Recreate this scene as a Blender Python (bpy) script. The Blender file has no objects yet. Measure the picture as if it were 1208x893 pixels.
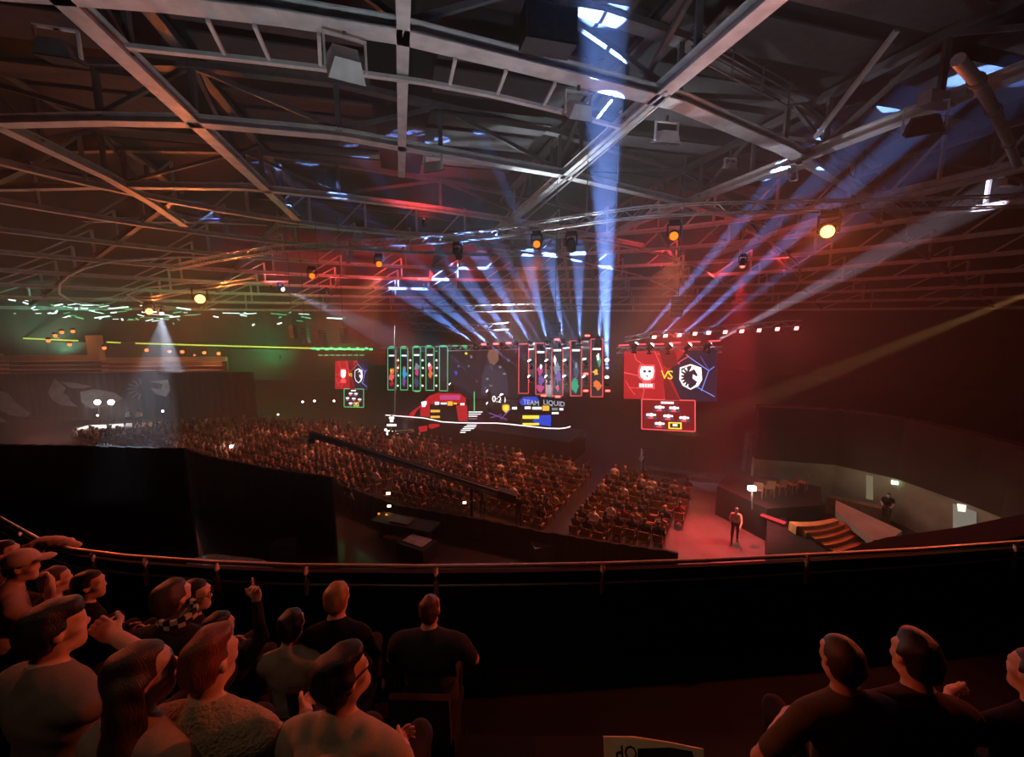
import bpy, bmesh, math, random
import numpy as np
from mathutils import Vector, Matrix, Euler
random.seed(7); RNG = np.random.default_rng(7)
sc = bpy.context.scene
COL = sc.collection
V = Vector

# ---------------------------------------------------------------- camera
EYE = V((0.0, 0.0, 10.5)); FPX = 500.0; CX, CY = 604.0, 446.5
TH = math.radians(8.42); YAW = math.radians(14.63)
cam = bpy.data.objects.new('camera', bpy.data.cameras.new('camera')); COL.objects.link(cam)
cam.location = EYE; cam.rotation_euler = (math.pi/2 - TH, 0, 0)
cam.data.sensor_width = 36.0; cam.data.lens = 36.0*FPX/1208.0
cam.data.clip_start = 0.05; cam.data.clip_end = 500
sc.camera = cam
# ---------------------------------------------------------------- world, exposure
world = bpy.data.worlds.new('world'); sc.world = world; world.use_nodes = True
world.node_tree.nodes['Background'].inputs[0].default_value = (0.010, 0.006, 0.006, 1)
world.node_tree.nodes['Background'].inputs[1].default_value = 0.5
sc.view_settings.view_transform = 'Standard'; sc.view_settings.look = 'None'
sc.view_settings.exposure = 0.0; sc.view_settings.gamma = 1.0; sc.view_settings.use_curve_mapping = False
sc.cycles.use_denoising = True
sc.cycles.volume_bounces = 0; sc.cycles.max_bounces = 3; sc.cycles.diffuse_bounces = 2; sc.cycles.glossy_bounces = 2
sc.cycles.transparent_max_bounces = 6; sc.cycles.sample_clamp_indirect = 3.0
sc.cycles.caustics_reflective = False; sc.cycles.caustics_refractive = False

# ---------------------------------------------------------------- where a line of sight meets the place
def ray(px, py):
    a = (px-CX)/FPX; b = -(py-CY)/FPX
    f = V((0, math.cos(TH), -math.sin(TH))); u = V((0, math.sin(TH), math.cos(TH)))
    return V((a, 0, 0)) + u*b + f                    # forward part = 1
def at_d(px, py, d): return EYE + ray(px, py)*d
def at_z(px, py, z):
    r = ray(px, py); return EYE + r*((z-EYE.z)/r.z)
def at_y(px, py, y):
    r = ray(px, py); return EYE + r*(y/r.y)
def project(p):
    q = p - EYE
    d = q.y*math.cos(TH) - q.z*math.sin(TH); up = q.y*math.sin(TH) + q.z*math.cos(TH)
    return CX + FPX*q.x/d, CY - FPX*up/d, d
HALL = V((0, 20, 0)); HALL_R = 76.0
def roof_z(x, y):
    r = math.hypot(x-HALL.x, y-HALL.y)
    return 19.5 if r < 30 else 19.5 - (r-30)*0.19
def at_roof(px, py, dz=0.0):
    r = ray(px, py); t = 2.0
    while t < 140:
        p = EYE + r*t
        if p.z >= roof_z(p.x, p.y)+dz: return p
        t += 0.1
    return EYE + r*90
SP1 = at_d(457, 430, 38.5); SP2 = at_d(705, 430, 29.4)
SU = V((SP2.x-SP1.x, SP2.y-SP1.y, 0)).normalized()          # along the stage
SN = V((SU.y, -SU.x, 0)).normalized()                       # out of the stage, to the audience
if SN.y > 0: SN = -SN
def on_stage(px, py, off=0.0):
    r = ray(px, py); o = SP1 + SN*off
    t = (o-EYE).dot(SN)/r.dot(SN)
    return EYE + r*t
SANG = math.atan2(SU.y, SU.x)

# ---------------------------------------------------------------- materials
MATS = {}
def mat(name, col, rough=0.7, metal=0.0, var=0.25, scale=6.0, bump=0.0, bscale=60.0, spec=0.3):
    if name in MATS: return MATS[name]
    m = bpy.data.materials.new(name); m.use_nodes = True; nt = m.node_tree
    b = nt.nodes['Principled BSDF']
    b.inputs['Roughness'].default_value = rough; b.inputs['Metallic'].default_value = metal
    b.inputs['Specular IOR Level'].default_value = spec
    if var > 0:
        tc = nt.nodes.new('ShaderNodeTexCoord'); n = nt.nodes.new('ShaderNodeTexNoise')
        n.inputs['Scale'].default_value = scale; n.inputs['Detail'].default_value = 4
        r = nt.nodes.new('ShaderNodeValToRGB')
        r.color_ramp.elements[0].position = 0.3; r.color_ramp.elements[1].position = 0.7
        r.color_ramp.elements[0].color = (*[c*(1-var) for c in col], 1)
        r.color_ramp.elements[1].color = (*[min(1, c*(1+var)) for c in col], 1)
        nt.links.new(tc.outputs['Object'], n.inputs['Vector'])
        nt.links.new(n.outputs['Fac'], r.inputs['Fac']); nt.links.new(r.outputs['Color'], b.inputs['Base Color'])
        if bump > 0:
            n2 = nt.nodes.new('ShaderNodeTexNoise'); n2.inputs['Scale'].default_value = bscale; n2.inputs['Detail'].default_value = 3
            bp = nt.nodes.new('ShaderNodeBump'); bp.inputs['Strength'].default_value = bump; bp.inputs['Distance'].default_value = 0.02
            nt.links.new(tc.outputs['Object'], n2.inputs['Vector'])
            nt.links.new(n2.outputs['Fac'], bp.inputs['Height']); nt.links.new(bp.outputs['Normal'], b.inputs['Normal'])
    else:
        b.inputs['Base Color'].default_value = (*col, 1)
    MATS[name] = m; return m
def glow(name, col, strength=1.0, sample=False):
    if name in MATS: return MATS[name]
    m = bpy.data.materials.new(name); m.use_nodes = True; nt = m.node_tree; nt.nodes.clear()
    e = nt.nodes.new('ShaderNodeEmission'); o = nt.nodes.new('ShaderNodeOutputMaterial')
    e.inputs[0].default_value = (*col, 1); e.inputs[1].default_value = strength
    nt.links.new(e.outputs[0], o.inputs['Surface'])
    m.cycles.emission_sampling = 'FRONT_BACK' if sample else 'NONE'
    MATS[name] = m; return m

# ---------------------------------------------------------------- mesh helpers
class MB:
    def __init__(s): s.v = []; s.f = []; s.m = []; s.sm = []
    def add(s, vs, fs, mi=0, smooth=False):
        b = len(s.v); s.v.extend([tuple(x) for x in vs])
        for f in fs: s.f.append(tuple(b+i for i in f)); s.m.append(mi); s.sm.append(smooth)
        return s
    def box(s, c, size, rz=0.0, mi=0, R=None):
        hx, hy, hz = size[0]/2, size[1]/2, size[2]/2
        M = R if R is not None else Matrix.Rotation(rz, 3, 'Z')
        c = V(c)
        vs = [c + M @ V((x, y, z)) for z in (-hz, hz) for x, y in ((-hx, -hy), (hx, -hy), (hx, hy), (-hx, hy))]
        return s.add(vs, [(3, 2, 1, 0), (4, 5, 6, 7), (0, 1, 5, 4), (1, 2, 6, 5), (2, 3, 7, 6), (3, 0, 4, 7)], mi)
    def bar(s, p0, p1, w, h, up=V((0, 0, 1)), mi=0, drop=0.0):
        p0 = V(p0); p1 = V(p1); d = p1-p0; L = d.length
        if L < 1e-5: return s
        d /= L; x = d.cross(up)
        if x.length < 1e-4: x = d.cross(V((1, 0, 0)))
        x.normalize(); y = x.cross(d).normalized()
        R = Matrix((x, d, y)).transposed()
        return s.box((p0+p1)/2 + y*drop, (w, L, h), mi=mi, R=R)
    def ibeam(s, p0, p1, w, h, t=0.05, mi=0):
        s.bar(p0, p1, t, h-2*t, mi=mi); s.bar(p0, p1, w, t, drop=-(h-t)/2, mi=mi); s.bar(p0, p1, w, t, drop=(h-t)/2, mi=mi); return s
    def tube(s, p0, p1, r, r2=None, n=8, mi=0, cap=True):
        p0 = V(p0); p1 = V(p1); r2 = r if r2 is None else r2; d = (p1-p0).normalized()
        x = d.cross(V((0, 0, 1)))
        if x.length < 1e-3: x = V((1, 0, 0))
        x.normalize(); y = d.cross(x)
        vs = []
        for p, rr in ((p0, r), (p1, r2)):
            for k in range(n):
                a = 2*math.pi*k/n; vs.append(p + x*(rr*math.cos(a)) + y*(rr*math.sin(a)))
        s.add(vs, [(k, (k+1) % n, n+(k+1) % n, n+k) for k in range(n)], mi, True)
        if cap: s.add(vs[:n], [tuple(range(n-1, -1, -1))], mi); s.add(vs[n:], [tuple(range(n))], mi)
        return s
    def path(s, pts, r, n=8, mi=0):
        pts = [V(p) for p in pts]; vs = []; N = len(pts)
        for i, p in enumerate(pts):
            d = (pts[min(i+1, N-1)]-pts[max(i-1, 0)]).normalized()
            x = d.cross(V((0, 0, 1)))
            if x.length < 1e-3: x = V((1, 0, 0))
            x.normalize(); y = d.cross(x)
            for k in range(n):
                a = 2*math.pi*k/n; vs.append(p + x*(r*math.cos(a)) + y*(r*math.sin(a)))
        fs = [(i*n+k, i*n+(k+1) % n, (i+1)*n+(k+1) % n, (i+1)*n+k) for i in range(N-1) for k in range(n)]
        s.add(vs, fs, mi, True)
        s.add(vs[:n], [tuple(range(n-1, -1, -1))], mi); s.add(vs[-n:], [tuple(range(n))], mi); return s
    def prism(s, poly, z0, z1, mi=0):
        n = len(poly); vs = [(p[0], p[1], z0) for p in poly] + [(p[0], p[1], z1) for p in poly]
        return s.add(vs, [tuple(range(n-1, -1, -1)), tuple(range(n, 2*n))] + [(k, (k+1) % n, n+(k+1) % n, n+k) for k in range(n)], mi)
    def slab(s, pts, t, nrm, mi=0):
        """flat outline given in space, with thickness t along nrm"""
        n = len(pts); vs = [V(p) for p in pts] + [V(p)+V(nrm)*t for p in pts]
        return s.add(vs, [tuple(range(n-1, -1, -1)), tuple(range(n, 2*n))] + [(k, (k+1) % n, n+(k+1) % n, n+k) for k in range(n)], mi)
    def ball(s, c, r, n=10, m=6, mi=0, sq=(1, 1, 1)):
        vs = []; fs = []
        for i in range(m+1):
            a = math.pi*i/m
            for k in range(n):
                b = 2*math.pi*k/n
                vs.append((c[0]+r*sq[0]*math.sin(a)*math.cos(b), c[1]+r*sq[1]*math.sin(a)*math.sin(b), c[2]+r*sq[2]*math.cos(a)))
        for i in range(m):
            for k in range(n): fs.append((i*n+k, (i+1)*n+k, (i+1)*n+(k+1) % n, i*n+(k+1) % n))
        return s.add(vs, fs, mi, True)
    def mesh(s, name, mats):
        me = bpy.data.meshes.new(name); me.from_pydata(s.v, [], s.f)
        for m in (mats if isinstance(mats, (list, tuple)) else [mats]): me.materials.append(m)
        me.polygons.foreach_set('material_index', s.m); me.polygons.foreach_set('use_smooth', s.sm)
        me.update(); return me
    def build(s, name, mats, parent=None, origin=None):
        """the mesh object; its origin moved to the given point (or the parent's)"""
        o0 = V(origin) if origin is not None else (V(parent.location) if parent is not None and parent.parent is None else V((0, 0, 0)))
        if parent is not None and parent.parent is not None: o0 = V(parent.parent.location)+V(parent.location)
        if parent is None and origin is None and s.v:
            a = np.array(s.v); o0 = V(((a[:, 0].min()+a[:, 0].max())/2, (a[:, 1].min()+a[:, 1].max())/2, a[:, 2].min()))
        s.v = [(x-o0.x, y-o0.y, z-o0.z) for x, y, z in s.v]
        ob = bpy.data.objects.new(name, s.mesh(name, mats)); COL.objects.link(ob)
        if parent is not None: ob.parent = parent
        else: ob.location = o0
        return ob
def tag(o, label=None, cat=None, group=None, kind=None):
    if label: o['label'] = label
    if cat: o['category'] = cat
    if group: o['group'] = group
    if kind: o['kind'] = kind
    return o
def thing(name, loc, label, cat, group=None, rz=0.0):
    o = bpy.data.objects.new(name, None); COL.objects.link(o); o.location = loc; o.rotation_euler.z = rz
    o.empty_display_size = 0.2
    return tag(o, label, cat, group)
def kid(name, me, parent, loc=(0, 0, 0), rot=(0, 0, 0), scale=None):
    o = bpy.data.objects.new(name, me); COL.objects.link(o); o.parent = parent; o.location = loc; o.rotation_euler = rot
    if scale: o.scale = scale
    return o
def lamp(kind, loc, col, energy, parent=None, to=None, size=40, blend=0.3, soft=0.1):
    l = bpy.data.lights.new('lamp_light', kind); l.color = col; l.energy = energy; l.shadow_soft_size = soft
    if kind == 'SPOT': l.spot_size = math.radians(size); l.spot_blend = blend
    o = bpy.data.objects.new('lamp_light', l); COL.objects.link(o)
    if to is not None: o.rotation_euler = (V(to)-V(loc)).to_track_quat('-Z', 'Y').to_euler()
    if parent is not None: o.parent = parent; o.location = V(loc)-V(parent.location)
    else: o.location = loc
    return o
def text(name, s, p, xdir, ydir, size, m, parent=None, extrude=0.004, align='CENTER'):
    c = bpy.data.curves.new(name, 'FONT'); c.body = s; c.size = size; c.extrude = extrude; c.align_x = align; c.align_y = 'CENTER'; c.resolution_u = 2
    c.materials.append(m)
    o = bpy.data.objects.new(name, c); COL.objects.link(o)
    xd = V(xdir).normalized(); yd = V(ydir).normalized(); zd = xd.cross(yd)
    R = Matrix((xd, yd, zd)).transposed()
    pl = V(p)
    if parent is not None:
        o.parent = parent; pl = pl - V(parent.location)
        if parent.parent is not None: pl = pl - V(parent.parent.location)
    me = bpy.data.meshes.new_from_object(o); bpy.data.objects.remove(o); bpy.data.curves.remove(c); me.name = name
    o = bpy.data.objects.new(name, me); COL.objects.link(o)
    if parent is not None: o.parent = parent
    o.matrix_local = Matrix.Translation(pl) @ R.to_4x4()
    return o
# ================================================================ the hall
M_deck = mat('roof_deck_dark', (0.022, 0.021, 0.022), 0.85, var=0.3, scale=0.4)
M_steel = mat('grey_painted_steel', (0.55, 0.55, 0.56), 0.45, 0.0, var=0.2, scale=1.5, spec=0.5)
M_steel2 = mat('dark_painted_steel', (0.11, 0.105, 0.11), 0.5, 0.0, var=0.25, scale=1.5, spec=0.4)
M_alu = mat('bright_aluminium', (0.55, 0.55, 0.56), 0.35, 0.8, var=0.1)
M_black = mat('black_paint', (0.012, 0.011, 0.012), 0.6, var=0.2)
M_drape = mat('black_drape_cloth', (0.012, 0.011, 0.012), 0.95, var=0.4, scale=3, bump=0.3, bscale=8)
M_floor = mat('dark_hall_floor', (0.022, 0.018, 0.018), 0.33, var=0.3, scale=0.5, spec=0.5)
M_wall = mat('dark_hall_wall', (0.03, 0.022, 0.02), 0.9, var=0.3, scale=0.3)

HAZE = 0.0056
def ring_pts(r, n=48, c=HALL): return [V((c.x+r*math.sin(2*math.pi*k/n), c.y+r*math.cos(2*math.pi*k/n), 0)) for k in range(n)]
# floor
mb = MB(); mb.prism(ring_pts(HALL_R+1.5), -0.4, 0.0); tag(mb.build('floor', M_floor), kind='structure')
# round outer wall
mb = MB(); P = ring_pts(HALL_R); Q = ring_pts(HALL_R+1.0)
for k in range(48):
    a, b, c, d = P[k], P[(k+1) % 48], Q[(k+1) % 48], Q[k]
    mb.prism([a, b, c, d], 0.0, 16.0)
tag(mb.build('wall_round', M_wall), kind='structure')
# roof deck
mb = MB(); rs = [0, 15, 30, 38, 46, 54, 62, 70, HALL_R+1]; n = 48; vs = []
for dz in (3.4, 4.0):
    for r in rs:
        for k in range(n):
            a = 2*math.pi*k/n; x = HALL.x+r*math.sin(a); y = HALL.y+r*math.cos(a); vs.append((x, y, roof_z(x, y)+dz))
fs = []; off = len(rs)*n
for i in range(len(rs)-1):
    for k in range(n):
        q = (i*n+k, i*n+(k+1) % n, (i+1)*n+(k+1) % n, (i+1)*n+k)
        fs.append(q if i else q); fs.append(tuple(off+j for j in reversed(q)))
mb.add(vs, fs); ceil = tag(mb.build('ceiling', M_deck), kind='structure')
# acoustic boards hung under the deck, in rows between the girders
G = V((-math.sin(YAW), math.cos(YAW), 0)); GX = V((math.cos(YAW), math.sin(YAW), 0))
M_board = mat('grey_acoustic_board', (0.065, 0.063, 0.065), 0.9, var=0.2, scale=2)
bm = MB(); bm.box((0, 0, 0), (7.6, 2.1, 0.1)); board_me = bm.mesh('board', M_board)
def local(u, w): return GX*u + G*w
for iu, u in enumerate((-24.5, -14.5, -4.6, 5.6, 17.0, 28.5)):
    for iw in range(11):
        w = 3.0 + iw*3.4
        p = local(u, w)
        if math.hypot(p.x, p.y-20) > 30: continue
        o = kid('board', board_me, ceil, p - V(ceil.location) + V((0, 0, 22.2 - (iw % 2)*0.35)), (math.radians(6 if iw % 2 else -4), 0, YAW))
        o.scale.x = 0.94 if iu < 4 else 1.15

# ---- roof girders: deep trusses along the hall
def poly_follow(u, w0, w1, step):
    pts = []; w = w0
    while w <= w1+1e-6:
        p = local(u, w); p.z = roof_z(p.x, p.y); pts.append(p); w += step
    return pts
def girder_u(px, py):
    p = at_z(px, py, 19.5); return V((p.x, p.y, 0)).dot(GX)
us = [girder_u(*q) for q in ((100, 199), (232, 150), (475, 100), (782, 113), (1135, 118), (1120, 216))]
def truss(name, pts, cw, ch, label, group, hgt=3.0, m=M_steel, m2=M_steel2, pairs=True):
    t = thing(name, pts[0], label, 'roof girder', group)
    b = MB(); tcb = MB()
    for a, c in zip(pts[:-1], pts[1:]):
        b.ibeam(a + V((0, 0, ch/2)), c + V((0, 0, ch/2)), cw, ch)
        tcb.bar(a + V((0, 0, hgt)), c + V((0, 0, hgt)), cw*0.8, ch*0.7)
    b.build('bottom_chord', m, t); tcb.build('top_chord', m2, t)
    for i, (a, c) in enumerate(zip(pts[:-1], pts[1:])):
        q = MB(); q.bar(a + V((0, 0, ch)), a + V((0, 0, hgt)), 0.22, 0.22, up=V((1, 0, 0))); q.build('post', m2, t)
        lo, hi = (a, c) if i % 2 else (c, a)
        q = MB(); q.bar(lo + V((0, 0, ch)), hi + V((0, 0, hgt)), 0.2, 0.2); q.build('brace', m2, t)
    return t
GIRD = ['warm lit lattice girder passing over the curtained stand', 'lattice girder passing the start of the slim roof walkway', 'narrow lattice girder between the square floodlight and the loudspeaker box', 'lattice girder crossed by the upright blue beam', 'lattice girder hooked by the pale bent air duct', 'lattice girder beyond the air duct, over the round pipe hoop']
for i, u in enumerate(us):
    w1 = 46 if i != 2 else 34
    truss('roof_girder', poly_follow(u, -6, w1, 5.2), 0.62 if i != 2 else 0.42, 0.5, GIRD[i], 'roof girders along the hall')
# extra low light rail hanging under the third girder line is its own pipe run
# ---- cross beams, bent round the hall
def px_beam(px, dz=0.0, step=0): return [at_z(x, y, 19.5+dz) for x, y in px]
CROSS = [
    [(-60, -14), (180, 4), (330, 22), (475, 45), (620, 80), (800, 125), (925, 178), (1010, 226), (1080, 266)],
    [(-60, 150), (120, 146), (232, 148), (400, 163), (520, 184), (660, 208), (800, 240), (900, 268)],
    [(-60, 226), (150, 222), (290, 224), (400, 235), (520, 250), (640, 268), (760, 292)],
    [(100, 262), (250, 263), (360, 268), (480, 279), (600, 293), (720, 312)],
]
for i, px in enumerate(CROSS):
    pts = px_beam(px)
    pts = [p for p in pts]
    truss('cross_beam', pts, 0.62 if i else 0.8, 0.42, ('bent cross beam carrying the black loudspeaker box', 'bent cross beam above the pale box floodlight', 'bent cross beam between the pale floodlight and the curved truss', 'bent cross beam just above the curved lighting truss')[i], 'cross beams of the roof', hgt=2.6)
# slim walkway beside the first cross beam: rail and rungs
t = thing('roof_walkway', at_z(215, 62, 19.4), 'slim steel walkway with rungs along the first cross beam', 'walkway')
pts = [at_z(x, y, 19.35) for x, y in ((150, 55), (215, 62), (300, 71), (375, 80), (500, 97), (580, 112), (660, 131), (730, 150))]
b = MB()
for a, c in zip(pts[:-1], pts[1:]): b.bar(a, c, 0.22, 0.14)
b.build('walkway_rail', M_steel, t)
for (x0, y0, x1, y1) in ((245, 24, 266, 66), (300, 30, 319, 73), (376, 40, 378, 80), (537, 70, 530, 102), (597, 84, 586, 113), (655, 98, 640, 127), (722, 116, 702, 142)):
    q = MB(); q.bar(at_z(x0, y0, 19.4), at_z(x1, y1, 19.4), 0.12, 0.1); q.build('rung', M_steel, t)
# guard rails on the walkway near the dark girder: thin horizontal rails
t = thing('catwalk_guard', at_z(880, 110, 20.3), 'thin dark guard rails of the roof catwalk', 'guard rail')
for k in range(4):
    q = MB(); q.bar(at_z(815, 66, 20.2) + V((0, 0, k*0.33)), at_z(935, 128, 20.2) + V((0, 0, k*0.33)), 0.05, 0.05); q.build('rail', M_steel2, t)
for f in (0.05, 0.35, 0.65, 0.95):
    p = at_z(815, 66, 20.2).lerp(at_z(935, 128, 20.2), f); q = MB(); q.bar(p-V((0, 0, .1)), p+V((0, 0, 1.1)), 0.05, 0.05, up=V((1, 0, 0))); q.build('post', M_steel2, t)
# pale diagonal brace
t = MB(); t.bar(at_z(962, 162, 19.7), at_z(1058, 36, 22.0), 0.2, 0.16); tag(t.build('diagonal_brace', M_steel), 'pale single diagonal brace leaning under the dark deck', 'brace')
# ---- far rings of purlins round the hall
for r in (31, 37, 43, 49, 55, 61, 67, 73):
    P = [p for p in ring_pts(r, 72)]
    t = thing('ring_purlin', (HALL.x, HALL.y, roof_z(HALL.x, HALL.y+r)), 'grey ring purlin of the sloping outer roof', 'purlin', 'ring purlins of the outer roof')
    b = MB(); n = 72
    for k in range(n):
        a = P[k]; c = P[(k+1) % n]
        if a.y < 8 and c.y < 8: continue
        z = roof_z(a.x, a.y); a = V((a.x, a.y, z)); c = V((c.x, c.y, z))
        b.ibeam(a + V((0, 0, .2)), c + V((0, 0, .2)), 0.5, 0.4)
        if k % 2 == 0: b.bar(a + V((0, 0, .3)), a + V((0, 0, 3.2)), 0.2, 0.2, up=V((1, 0, 0)))
        else: b.bar(a + V((0, 0, .3)), c + V((0, 0, 3.2)), 0.16, 0.16)
    b.build('purlin', M_steel, t)
for k in range(72):
    a = 2*math.pi*k/72
    if math.cos(a) < -0.1: continue
    p0 = V((HALL.x+31*math.sin(a), HALL.y+31*math.cos(a), 0)); p1 = V((HALL.x+74*math.sin(a), HALL.y+74*math.cos(a), 0))
    if k % 3: continue
    b = MB(); b.ibeam(V((p0.x, p0.y, roof_z(p0.x, p0.y)+.5)), V((p1.x, p1.y, roof_z(p1.x, p1.y)+.5)), 0.4, 0.5)
    tag(b.build('roof_rafter', M_steel2), 'dark sloping rafter of the outer roof', 'rafter', 'rafters of the outer roof')
# ---- oval pipe hoops under the roof
def hoop(px, dz, label, r=0.13):
    pts = [at_roof(x, y, dz) for x, y in px]
    q = MB(); q.path(pts, r, 6); return tag(q.build('pipe_hoop', M_steel), label, 'pipe', 'curved pipes under the roof')
hoop([(590, 268), (639, 276), (720, 287), (785, 301), (826, 316), (862, 340), (868, 352), (856, 362)], -0.8, 'curved steel pipe sweeping under the roof toward the red lamps')
hoop([(880, 271), (905, 283), (928, 298), (941, 312), (945, 325), (940, 340), (927, 352), (910, 358), (885, 356), (868, 353)], -0.8, 'round steel pipe hoop hanging under the roof beside the orange lamp')
hoop([(560, 290), (665, 304), (755, 325), (797, 343), (806, 356)], -0.8, 'lower curved steel pipe above the beam lamps')
hoop([(330, 306), (220, 303), (130, 308), (100, 316), (82, 324), (70, 335), (70, 346), (84, 354), (134, 364)], -0.8, 'wide oval pipe hoop over the dim stands')
hoop([(340, 332), (220, 334), (170, 340), (150, 348), (170, 358), (215, 364)], -0.6, 'inner oval pipe hoop near the orange blinders')
# ---- air duct
d0 = at_z(1150, 92, 18.8)
t = thing('air_duct', d0, 'pale bent air duct hooked round the roof girder', 'duct')
q = MB(); q.path([at_z(1130, 70, 18.6), at_z(1152, 95, 18.6), at_z(1166, 118, 18.6), at_z(1178, 142, 18.6), at_z(1190, 168, 18.6), at_z(1200, 195, 18.6)], 0.19, 12); q.build('duct_pipe', M_alu, t)
for x, y in ((1152, 95), (1172, 130), (1190, 168)):
    c = at_z(x, y, 18.6); dd = (at_z(x+8, y+18, 18.6)-c).normalized(); q = MB(); q.tube(c-dd*.12, c+dd*.12, 0.25, n=14); q.build('collar', M_steel2, t)
for x, y, w, h in ((1105, 118, 1.4, 0.5), (1135, 112, 0.5, 0.35), (1190, 215, 1.2, 0.5)):
    p = at_z(x, y, 19.2); q = MB(); q.box(p, (w, 0.5, h), YAW); tag(q.build('junction_box', M_alu), 'pale junction box fixed to the roof girder', 'box', 'junction boxes on the girder')
# ---- outstretched lamp bracket at the girder crossing
t = thing('lamp_bracket', at_z(950, 205, 19.0), 'white lamp bracket with two arms and a hanging cable loop', 'bracket')
for (x0, y0, x1, y1, w) in ((897, 212, 955, 194, .45), (952, 190, 1004, 224, .45), (930, 206, 936, 196, .2)):
    q = MB(); q.bar(at_z(x0, y0, 18.9), at_z(x1, y1, 18.9), w, 0.14); q.build('arm', M_alu, t)
q = MB(); q.path([at_z(930, 198, 18.9), at_z(927, 206, 18.7), at_z(933, 214, 18.6), at_z(941, 212, 18.6), at_z(940, 200, 18.9)], 0.04, 6); q.build('cable', M_alu, t)
# ================================================================ lamps
L_white = glow('lamp_lens_white', (0.85, 0.93, 1.0), 14)
L_orange = glow('lamp_lens_orange', (1.0, 0.2, 0.01), 1.7)
L_orange_hot = glow('lamp_lens_hot_orange', (1.0, 0.34, 0.07), 9)
L_red = glow('lamp_lens_red', (1.0, 0.06, 0.05), 9)
L_redhot = glow('lamp_lens_hot_red', (1.0, 0.16, 0.14), 14)
L_green = glow('lamp_lens_green', (0.05, 0.9, 0.2), 4)
L_warm = glow('lamp_lens_warm', (1.0, 0.75, 0.4), 6)
M_lens_off = mat('lamp_glass_unlit', (0.05, 0.05, 0.055), 0.1, var=0.1)
q = MB(); q.box((0, 0, -0.06), (0.34, 0.3, 0.12)); ME_base = q.mesh('lamp_base', M_black)
q = MB(); q.box((-0.2, 0, -0.3), (0.05, 0.12, 0.4)); q.box((0.2, 0, -0.3), (0.05, 0.12, 0.4)); q.box((0, 0, -0.13), (0.44, 0.12, 0.05)); ME_yoke = q.mesh('lamp_yoke', M_black)
q = MB(); q.tube((0, 0, 0.2), (0, 0, 0.0), 0.12, 0.17, 12); q.tube((0, 0, 0.0), (0, 0, -0.26), 0.17, 0.16, 12); ME_head = q.mesh('lamp_head', M_black)
LENS = {}
def lens_mesh(m):
    if m.name not in LENS:
        q = MB(); q.ball((0, 0, -0.235), 0.145, 12, 8, sq=(1, 1, .75)); LENS[m.name] = q.mesh('lens', m)
    return LENS[m.name]
def moving_head(p, to, lens, label, group=None, s=1.0, hang=True, cat='stage lamp', name='moving_head_lamp'):
    """p: centre of the head; hung from above, or standing when hang is False"""
    p = V(p); d = (V(to)-p).normalized()
    t = thing(name, p + V((0, 0, 0.45*s if hang else -0.45*s)), label, cat, group)
    sg = 1 if hang else -1
    yaw = math.atan2(d.x, d.y)
    kid('base', ME_base, t, (0, 0, 0), (0 if hang else math.pi, 0, -yaw), (s, s, s))
    kid('yoke', ME_yoke, t, (0, 0, 0), (0 if hang else math.pi, 0, -yaw), (s, s, s))
    h = kid('head', ME_head, t, (0, 0, -0.45*s*sg), d.to_track_quat('-Z', 'Y').to_euler(), (s, s, s))
    kid('lens', lens_mesh(lens), h)
    return t
def beam_lamp(p, to, col, energy, label, group, size=4.0, lens=L_white, s=1.0, hang=True, blend=0.25, soft=0.06):
    t = moving_head(p, to, lens, label, group, s, hang)
    d = (V(to)-V(p)).normalized()
    lamp('SPOT', V(p)+d*0.34*s, col, energy, t, to, size, blend, soft)
    return t
BLUE = (0.17, 0.34, 1.0); ICE = (0.62, 0.78, 1.0); RED = (1.0, 0.05, 0.05); ORANGE = (1.0, 0.17, 0.03)

# ---- box lighting truss: four tubes and lacing, bent along the picture's curve
def box_truss(pts, label, group=None, s=0.34, name='lighting_truss', tubes=0.035, lacing=True):
    t = thing(name, pts[0], label, 'truss', group)
    offs = [(-s/2, s/2), (s/2, s/2), (-s/2, -s/2), (s/2, -s/2)]
    fr = []
    for i, p in enumerate(pts):
        d = (pts[min(i+1, len(pts)-1)]-pts[max(0, i-1)]); d.z = 0; d.normalize(); fr.append((V(p), V((d.y, -d.x, 0))))
    for a, b in offs:
        q = MB(); q.path([p + x*a + V((0, 0, b)) for p, x in fr], tubes, 6); q.build('tube', M_alu, t)
    if lacing:
        q = MB()
        for (p, x), (p2, x2) in zip(fr[:-1], fr[1:]):
            L = (p2-p).length; n = max(1, int(L/0.5))
            for k in range(n):
                a = p.lerp(p2, k/n); b = p.lerp(p2, (k+1)/n); sg = 1 if k % 2 else -1
                for side in (-1, 1): q.tube(a + x*(side*s/2) + V((0, 0, sg*s/2)), b + x*(side*s/2) - V((0, 0, sg*s/2)), 0.018, n=4, cap=False)
                q.tube(a + x*(sg*s/2) - V((0, 0, s/2)), b - x*(sg*s/2) - V((0, 0, s/2)), 0.018, n=4, cap=False)
                q.tube(a + x*(sg*s/2) + V((0, 0, s/2)), b - x*(sg*s/2) + V((0, 0, s/2)), 0.018, n=4, cap=False)
        q.build('lacing', M_alu, t)['kind'] = 'stuff'
    return t
TRUSS = [(200, 317), (250, 306), (330, 293), (420, 288), (500, 284), (580, 276), (640, 266), (700, 257), (760, 250), (830, 246), (920, 244), (1020, 242), (1120, 240), (1230, 236)]
TZ = 16.0
tp = [at_z(x, y, TZ) for x, y in TRUSS]
box_truss(tp, 'long curved aluminium lighting truss hung across the hall with orange lamps', s=0.5, tubes=0.045)
for x in (330, 343, 692, 727):
    y0 = np.interp(x, [a for a, _ in TRUSS], [b for _, b in TRUSS]); p = at_z(x, y0, TZ)
    q = MB(); q.tube(p + V((0, 0, .2)), V((p.x, p.y, roof_z(p.x, p.y)+.1)), 0.025, n=6); tag(q.build('hanging_cable', M_alu), 'thin steel cable holding the lighting truss', 'cable', 'cables of the lighting truss')
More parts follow.
